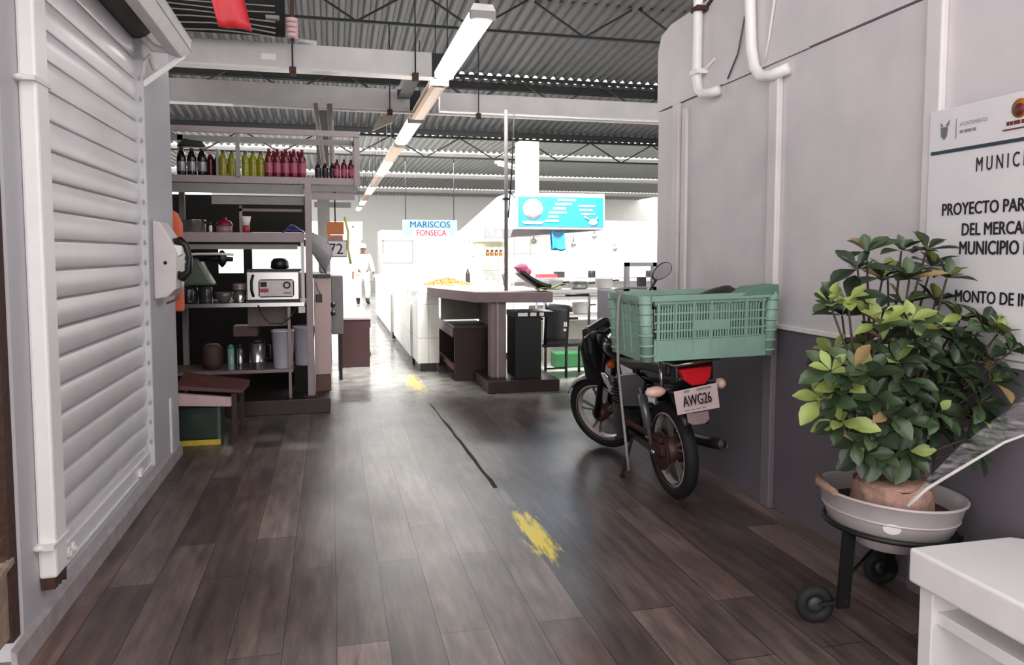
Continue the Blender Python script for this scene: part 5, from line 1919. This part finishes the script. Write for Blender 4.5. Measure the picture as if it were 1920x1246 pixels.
def crate_wall(b, o, ux, L, n, panel=True, rows=4):
    """o: lower start corner, ux: direction along the wall, n: outward direction; outer face on the wall plane"""
    o, ux, n = Vector(o), Vector(ux), Vector(n)
    up = Vector((0, 0, 1))

    def bx(u0, u1, z0, z1, d0, d1):
        p = []
        for z in (z0, z1):
            fl = 0.02 * (z / CH)
            for u, d in ((u0, d0), (u1, d0), (u1, d1), (u0, d1)):
                p.append(o + ux * u + up * z + n * (fl - d))
        b.hexa(p)
    bx(0.02, L - 0.02, 0.0, 0.030, -0.006, 0.018)
    bx(0.02, L - 0.02, 0.03, 0.115, 0.0, 0.008)
    bx(0.02, L - 0.02, 0.30, 0.335, 0.0, 0.010)
    bx(0.0, L, 0.325, CH, -0.010, 0.016)
    # rails between rows of slots
    z0s = [0.115 + i * 0.047 for i in range(rows + 1)]
    for z in z0s:
        bx(0.02, L - 0.02, z - 0.004, z + 0.005, 0.0, 0.009)
    # upright ribs every few slots
    nb = max(3, int(round(L / 0.115)))
    for i in range(nb + 1):
        u = 0.04 + (L - 0.08) * i / nb
        bx(u - 0.005, u + 0.005, 0.03, 0.33, -0.004, 0.009)
    k = 0
    step = 0.0165
    nn = int((L - 0.10) / step)
    for i in range(nn + 1):
        u = 0.05 + i * step
        for r in range(rows):
            if panel and r == 1 and 0.36 * L < u < 0.66 * L:
                continue
            bx(u - 0.0042, u + 0.0042, z0s[r], z0s[r + 1], 0.001, 0.007)
    if panel:
        bx(0.36 * L, 0.66 * L, z0s[1], z0s[2], -0.001, 0.008)


for nm, o, ux, L, n, pan in (('slotted_side', (0.03, 0, 0), (1, 0, 0), CW - 0.06, (0, -1, 0), True),
                             ('slotted_side', (CW - 0.03, CD, 0), (-1, 0, 0), CW - 0.06, (0, 1, 0), True),
                             ('slotted_end', (0, CD - 0.03, 0), (0, -1, 0), CD - 0.06, (-1, 0, 0), False),
                             ('slotted_end', (CW, 0.03, 0), (0, 1, 0), CD - 0.06, (1, 0, 0), False)):
    b = MB()
    crate_wall(b, o, ux, L, n, pan)
    b.build(nm, CRATE, cr)
for x, y in ((0.02, 0.02), (CW - 0.02, 0.02), (CW - 0.02, CD - 0.02), (0.02, CD - 0.02)):
    b = MB()
    sx, sy = (-1 if x < CW / 2 else 1), (-1 if y < CD / 2 else 1)
    b.tube([(x, y, 0), (x + sx * 0.018, y + sy * 0.018, CH)], 0.034, 14)
    for z in (0.03, 0.085, 0.14, 0.2, 0.26, 0.315):
        b.lathe([(0.034, -0.006), (0.0385, -0.004), (0.0385, 0.004), (0.034, 0.006)], (x + sx * 0.018 * z / CH, y + sy * 0.018 * z / CH, z), n=14)
    b.build('corner_post', CRATE, cr)
b = MB()
b.box(0.02, CW - 0.02, 0.02, CD - 0.02, 0.0, 0.012)
b.build('crate_floor', CRATED, cr)
b = MB()
b.prism([(0.56, 0.345), (0.62, 0.385), (CW + 0.02, 0.395), (CW + 0.02, 0.34), (0.56, 0.335)], -0.03, 0.10, 'y')
b.build('raised_lip', CRATED, cr, bevel=0.006)
b = MB()
b.grid(lambda u, v: (1.70 + 0.62 * u, 3.76 + 0.34 * v, 1.20 + 0.085 * u ** 1.5 + 0.012 * math.sin(11 * u + 4 * v) + 0.01 * math.sin(9 * v)), 18, 10)
single('black_tarp', b, M('tarp_black', '#1d1f20', 0.5), 'black tarp folded inside the green crate', 'tarp', solid=0.01)
b = MB()
b.tube([(1.615, 3.98, 1.292), (1.585, 3.965, 1.24), (1.578, 3.96, 1.05), (1.585, 3.96, 0.85), (1.61, 3.96, 0.62), (1.635, 3.96, 0.42), (1.655, 3.96, 0.25)], 0.008, 8)
single('tie_strap', b, M('strap_grey', '#8f908f', 0.5), 'long pale strap hanging down from the left end of the green crate', 'strap')
b = MB()
b.tube([(1.62, 4.10, 1.29), (1.72, 4.17, 1.295), (1.85, 4.18, 1.29)], 0.007, 8)
single('tie_wire', b, M('strap_grey', '#8f908f'), 'short pale wire across the back corner of the green crate', 'wire')

# ================================================================== PLANT IN A BASIN ON A WHEELED STAND
PC = Vector((2.215, 2.56, 0))
st = thing('plant_stand', 'black iron wheeled plant stand under the enamel basin', 'stand', (2.215, 2.56, 0))
TILT = R(3)
b = W(st)
b.torus((2.215, 2.56, 0.392), (math.sin(TILT), 0, math.cos(TILT)), 0.245, 0.011, 40, 8)
b.build('ring', BLACKM, st)
for ax, ay in ((1.985, 2.50), (2.40, 2.74), (2.36, 2.36)):
    b = W(st)
    b.bar((ax, ay, 0.40), (ax - 0.02, ay, 0.09), 0.055, 0.014, up=(0, 1, 0))
    b.build('leg', BLACKM, st)
for wx_, wy_, ax, ay in ((1.895, 2.58, 1.985, 2.50), (2.41, 2.82, 2.40, 2.74), (2.40, 2.30, 2.36, 2.36)):
    b = W(st)
    b.torus((wx_, wy_, 0.078), (0.25, 0.97, 0), 0.054, 0.024, 26, 10)
    wh = b.build('wheel', RUBBER, st)
    b = W(st)
    b.lathe([(0.018, -0.02), (0.036, -0.012), (0.036, 0.012), (0.018, 0.02)], (wx_, wy_, 0.078), (0.25, 0.97, 0), 16)
    b.build('hub', M('hub_dark_grey', '#3c3a3b', 0.5, 0.4), wh)
    b = W(st)
    b.bar((ax, ay, 0.12), (wx_, wy_, 0.078), 0.03, 0.012)
    b.build('axle_arm', BLACKM, wh)
b = W(st)
b.tube([(1.985, 2.50, 0.22), (2.40, 2.80, 0.22)], 0.007, 6)
b.build('cross_rod', BLACKM, st)

ba = thing('enamel_basin', 'shallow worn enamel basin used as a planter, standing on the iron stand', 'basin', (2.215, 2.56, 0.375), (0, TILT, 0))
b = MB()
b.lathe([(0.215, 0.0), (0.225, 0.005), (0.252, 0.075), (0.256, 0.085), (0.272, 0.145), (0.280, 0.150), (0.282, 0.158), (0.272, 0.160), (0.262, 0.150), (0.245, 0.085)], n=48)
b.F, b.I, b.S = b.F[:-1], b.I[:-1], b.S[:-1]
b.build('basin_wall', ENAMEL, ba)
b = MB()
b.lathe([(0.10, -0.075), (0.115, -0.07), (0.135, 0.0), (0.13, 0.004)], n=32)
b.build('basin_foot', ENAMEL, ba)
b = MB()
b.lathe([(0.252, 0.075), (0.258, 0.079), (0.258, 0.084), (0.252, 0.088)], n=48)
b.build('pressed_rib', ENAMEL, ba)
b = MB()
def worn(u, v):
    q = 0.5 + 0.5 * math.sqrt(max(0.0, 1 - (2 * u - 1) ** 2)) * (2 * v - 1)
    z = 0.045 + 0.045 * q
    a = R(232) + 0.26 * (u - 0.5)
    r = 0.2265 + (z - 0.005) / 0.07 * 0.027
    return (r * math.cos(a), r * math.sin(a), z)


b.grid(worn, 12, 6)
b.build('worn_patch', POLEW, ba)
b = MB()
b.ell((0.0, 0.0, 0.085), (0.248, 0.248, 0.022), 30, 8)
b.build('soil', SOIL, ba)
b = MB()
b.tube([(-0.275, -0.02, 0.155), (-0.262, 0.10, 0.165), (-0.20, 0.19, 0.162)], [0.014, 0.018, 0.014], 10)
b.build('mud_rim', TERRA, ba)
random.seed(8)
b = MB()


def rb(u, v):
    a = 2 * math.pi * u
    r = 0.160 * (1 + 0.05 * math.sin(3 * a + 1) + 0.03 * math.sin(9 * a + 6 * v))
    r += random.uniform(-0.005, 0.005)
    return (2.185 + r * math.cos(a) * (1 - 0.08 * v), 2.50 + r * 0.95 * math.sin(a) * (1 - 0.08 * v), 0.445 + 0.145 * v + 0.008 * math.sin(7 * a))


b.grid(rb, 40, 6)
b.ell((2.185, 2.50, 0.585), (0.147, 0.138, 0.022), 26, 6)
single('root_ball', b, TERRA, 'reddish clay root ball standing in the enamel basin', 'soil')

pt = thing('potted_shrub', 'leafy shrub with dark green and yellow-green leaf rosettes in the enamel basin', 'plant', (2.19, 2.52, 0.60))
ROS = [(2.023, 2.498, 1.506), (2.169, 2.484, 1.51), (2.273, 2.468, 1.515), (2.214, 2.607, 1.419), (2.129, 2.392, 1.405), (1.933, 2.433, 1.44), (1.808, 2.42, 1.311), (1.865, 2.394, 1.32), (2.005, 2.422, 1.278), (2.40, 2.58, 1.445), (2.322, 2.417, 1.403), (2.40, 2.55, 1.306), (1.972, 2.352, 1.238), (2.098, 2.349, 1.24), (2.24, 2.36, 1.223), (2.361, 2.385, 1.243), (2.41, 2.33, 1.228), (2.43, 2.28, 1.199), (2.037, 2.34, 1.098), (2.125, 2.622, 1.122), (2.185, 2.346, 1.097), (2.355, 2.373, 1.128), (2.41, 2.30, 1.101), (1.973, 2.612, 1.093), (1.798, 2.391, 1.064), (1.846, 2.379, 1.004), (1.916, 2.354, 1.057), (1.793, 2.419, 0.954), (1.865, 2.415, 0.866), (1.965, 2.358, 0.966), (2.098, 2.35, 0.974), (2.249, 2.359, 0.998), (2.39, 2.36, 0.973), (2.40, 2.34, 0.761), (1.94, 2.429, 0.78), (1.996, 2.386, 0.845), (2.124, 2.374, 0.857), (2.278, 2.392, 0.828), (2.40, 2.43, 0.877), (2.086, 2.465, 0.724), (2.179, 2.419, 0.731), (1.927, 2.437, 0.916), (2.40, 2.56, 0.867), (2.03, 2.367, 0.897), (1.872, 2.362, 1.077), (2.035, 2.409, 1.166), (2.132, 2.344, 1.171), (2.356, 2.422, 1.051), (2.204, 2.484, 0.70), (2.01, 2.46, 0.72),
       (2.1, 2.6, 0.9), (2.25, 2.6, 0.95), (2.0, 2.6, 1.25), (2.3, 2.62, 1.2), (2.2, 2.5, 1.3), (2.15, 2.48, 1.05), (2.36, 2.30, 0.88), (2.30, 2.34, 1.17), (2.40, 2.27, 1.02), (2.32, 2.30, 0.80), (2.27, 2.32, 1.07), (2.43, 2.22, 1.14), (2.36, 2.28, 0.94), (2.22, 2.34, 0.90), (2.08, 2.33, 1.03), (2.3, 2.55, 0.78), (1.95, 2.55, 0.86), (2.1, 2.5, 1.4)]
LIGHT = {3: 1, 6: 1, 7: 1, 12: 1, 13: 1, 14: 1, 17: 1, 23: 1, 24: 1, 25: 1, 28: 1, 27: 1}
random.seed(4)
lb = W(pt)


def leaf(base, d, side, L, wd, curl, m):
    up = side.cross(d).normalized()
    nu, nv = 5, 4

    def f(u, v):
        s = 2 * v - 1
        prof = (math.sin(math.pi * (u ** 1.35) * 0.93 + 0.12)) * wd
        p = base + d * (L * u) + side * (s * prof) + up * (abs(s) * prof * 0.35 - curl * L * u * u)
        p.x = min(p.x, 2.468)
        return p
    lb.grid(f, nu, nv, m)


for i, r in enumerate(ROS):
    c = Vector(r)
    ax = (c - Vector((2.19, 2.62, 0.75))).normalized()
    ax = (ax + Vector((0, -0.25, 0.55))).normalized()
    t1 = ax.orthogonal().normalized()
    t2 = ax.cross(t1)
    n = random.randint(8, 11)
    for k in range(n):
        a = k * 2.4 + random.uniform(-0.3, 0.3)
        f = k / (n - 1.0)
        tilt = R(78 - 48 * f + random.uniform(-12, 12))
        d = (ax * math.cos(tilt) + (t1 * math.cos(a) + t2 * math.sin(a)) * math.sin(tilt)).normalized()
        d = (d + Vector((0, 0, -0.12))).normalized()
        side = d.cross(ax)
        if side.length < 0.05:
            side = d.orthogonal()
        side.normalize()
        L = random.uniform(0.09, 0.138) * (1.0 - 0.35 * f)
        wd = L * random.uniform(0.24, 0.31)
        q = random.random()
        if i in LIGHT:
            m = 2 if (f > 0.55 or q < 0.25) else (1 if q < 0.7 else 0)
        else:
            m = 2 if (f > 0.85 and q < 0.35) else (0 if q < 0.58 else (1 if q < 0.96 else 3))
        leaf(c + d * 0.008, d, side, L, wd, random.uniform(0.0, 0.35), m)
lb.build('foliage', [LEAFD, LEAFM, LEAFL, LEAFB], pt)
b = W(pt)
random.seed(6)
base = Vector((2.19, 2.52, 0.60))
for i, r in enumerate(ROS):
    c = Vector(r)
    q = base + Vector((random.uniform(-0.08, 0.08), random.uniform(-0.06, 0.06), 0))
    mid = q.lerp(c, 0.55) + Vector((random.uniform(-0.03, 0.03), 0.05, -0.02))
    b.tube([q, q.lerp(mid, 0.6) + Vector((0, 0.02, 0.03)), mid, c], [0.010, 0.008, 0.006, 0.004], 6)
b.build('stems', STEMM, pt)

# clear plastic film from the root ball up to the right
lo = [Vector(q) for q in ((2.075, 2.30, 0.56), (2.12, 2.26, 0.635), (2.215, 2.22, 0.71), (2.33, 2.14, 0.825), (2.43, 2.08, 0.885))]
hi = [Vector(q) for q in ((2.075, 2.30, 0.575), (2.13, 2.26, 0.68), (2.235, 2.22, 0.82), (2.385, 2.14, 0.985), (2.46, 2.08, 1.10))]


def film(u, v):
    k = u * 4
    i = min(3, int(k))
    f = k - i
    a, c = lo[i].lerp(lo[i + 1], f), hi[i].lerp(hi[i + 1], f)
    p = a.lerp(c, v)
    p.y += 0.018 * math.sin(v * 9 + u * 3) * u + 0.02 * math.sin(3.1 * v) * u
    return p


b = MB()
b.grid(film, 24, 16)
b.tube([q + Vector((0, 0, 0.002)) for q in lo], [0.007, 0.006, 0.006, 0.005, 0.004], 8, 1)
single('plastic_film', b, [MAT_FILM, MAT_FOLD], 'clear crumpled plastic film rising from the root ball across the shrub', 'film')

# ================================================================== WHITE TILED BENCH, LOWER RIGHT
wb = thing('tiled_bench', 'white painted bench with tiled back panel in the lower right corner', 'bench', (2.26, 1.0, 0))
WP = M('white_bench_paint', '#efeaeb', 0.45, var=0.04, bump=0.04)
b = W(wb)
b.prism([(2.0, -0.6), (2.50, -0.6), (2.50, 2.16), (2.44, 2.205), (2.0, 2.205)], 0.325, 0.45, 'z')
b.build('bench_top', WP, wb, bevel=0.012, seg=3)
b = W(wb)
b.box(2.03, 2.45, 2.12, 2.18, 0, 0.325)
b.build('end_support', WP, wb, bevel=0.004)
b = W(wb)
b.box(2.05, 2.30, 1.2, 2.12, 0.20, 0.245)
b.build('lower_shelf', WP, wb, bevel=0.004)
b = W(wb)
b.box(2.29, 2.46, -0.6, 2.12, 0, 0.325)
b.build('tiled_back', MAT_TILE_B, wb)
b = MB()
b.box(2.465, 2.50, 0.2, 2.08, 0.452, 0.50)
single('wall_ledge', b, POLEW, 'white strip lying along the back of the tiled bench', 'strip', bevel=0.006)

# ================================================================== PUBLIC WORKS SIGN ON THE RIGHT WALL
sg = thing('project_sign', 'large white vinyl project sign with black capital lettering on the right wall', 'sign', (2.45, 1.9, 1.1))
SXF = 2.478
b = W(sg)
b.box(SXF, 2.4845, 0.95, 2.70, 1.10, 2.095)
b.build('sign_board', SIGNW, sg, bevel=0.004)
b = W(sg)
b.box(SXF - 0.003, SXF, 0.98, 2.685, 1.912, 1.926)
b.build('rule', M('dark_slate_ink', '#33404d', 0.5), sg)


def stext(name, s, y0, y1, z, h, mat=INK, bold=0.028):
    b = W(sg)
    b.text(s, (SXF - 0.0015, y0, z), (0, -1, 0), (0, 0, 1), h, abs(y0 - y1), 'L', bold=bold)
    b.build(name, mat, sg)


stext('title_lettering', 'M U N I C I P I O', 2.452, 2.13, 1.822, 0.054, bold=0.012)
stext('project_lettering', 'PROYECTO PARA', 2.612, 2.195, 1.657, 0.048)
stext('market_lettering', 'DEL MERCADO', 2.508, 2.155, 1.573, 0.048)
stext('town_lettering', 'MUNICIPIO DE', 2.517, 2.165, 1.497, 0.052)
stext('amount_lettering', 'MONTO DE INVERSION', 2.529, 1.99, 1.306, 0.047)
stext('small_lettering', 'AYUNTAMIENTO', 2.54, 2.41, 2.012, 0.015, INKG, 0.0)
b = W(sg)
for u in (2.54, 2.518, 2.50, 2.478):
    b.box(SXF - 0.002, SXF, u - 0.016, u, 1.984, 1.996)
b.build('small_line', INKG, sg)
b = W(sg)
b.box(SXF - 0.003, SXF, 2.556, 2.559, 1.965, 2.045)
b.build('divider', INKG, sg)
b = W(sg)
b.prism([(2.637, 2.020), (2.600, 2.020), (2.605, 1.983), (2.617, 1.970), (2.633, 1.983)], SXF - 0.003, SXF, 'x')
b.prism([(2.637, 2.024), (2.625, 2.024), (2.637, 2.041)], SXF - 0.003, SXF, 'x')
b.prism([(2.613, 2.024), (2.597, 2.024), (2.592, 2.046)], SXF - 0.003, SXF, 'x')
b.build('shield_emblem', M('slate_emblem', '#6f757a', 0.5), sg)
b = W(sg)
b.cyl((SXF, 2.27, 2.035), (SXF - 0.003, 2.27, 2.035), 0.035, n=24)
b.build('round_emblem', M('ochre_emblem', '#b26a2c', 0.5), sg)
b = W(sg)
b.cyl((SXF - 0.003, 2.27, 2.03), (SXF - 0.005, 2.27, 2.03), 0.022, n=24)
b.build('emblem_centre', M('maroon_emblem', '#6d2b2b', 0.5), sg)
b = W(sg)
for u in (2.325, 2.31, 2.294, 2.28, 2.262, 2.245):
    b.box(SXF - 0.002, SXF, u - 0.012, u, 1.978, 1.992)
b.build('emblem_caption', M('maroon_emblem', '#6d2b2b'), sg)
b = W(sg)
b.box(SXF - 0.003, SXF, 2.21, 2.34, 1.960, 1.965)
b.build('emblem_rule', M('maroon_emblem', '#6d2b2b'), sg)
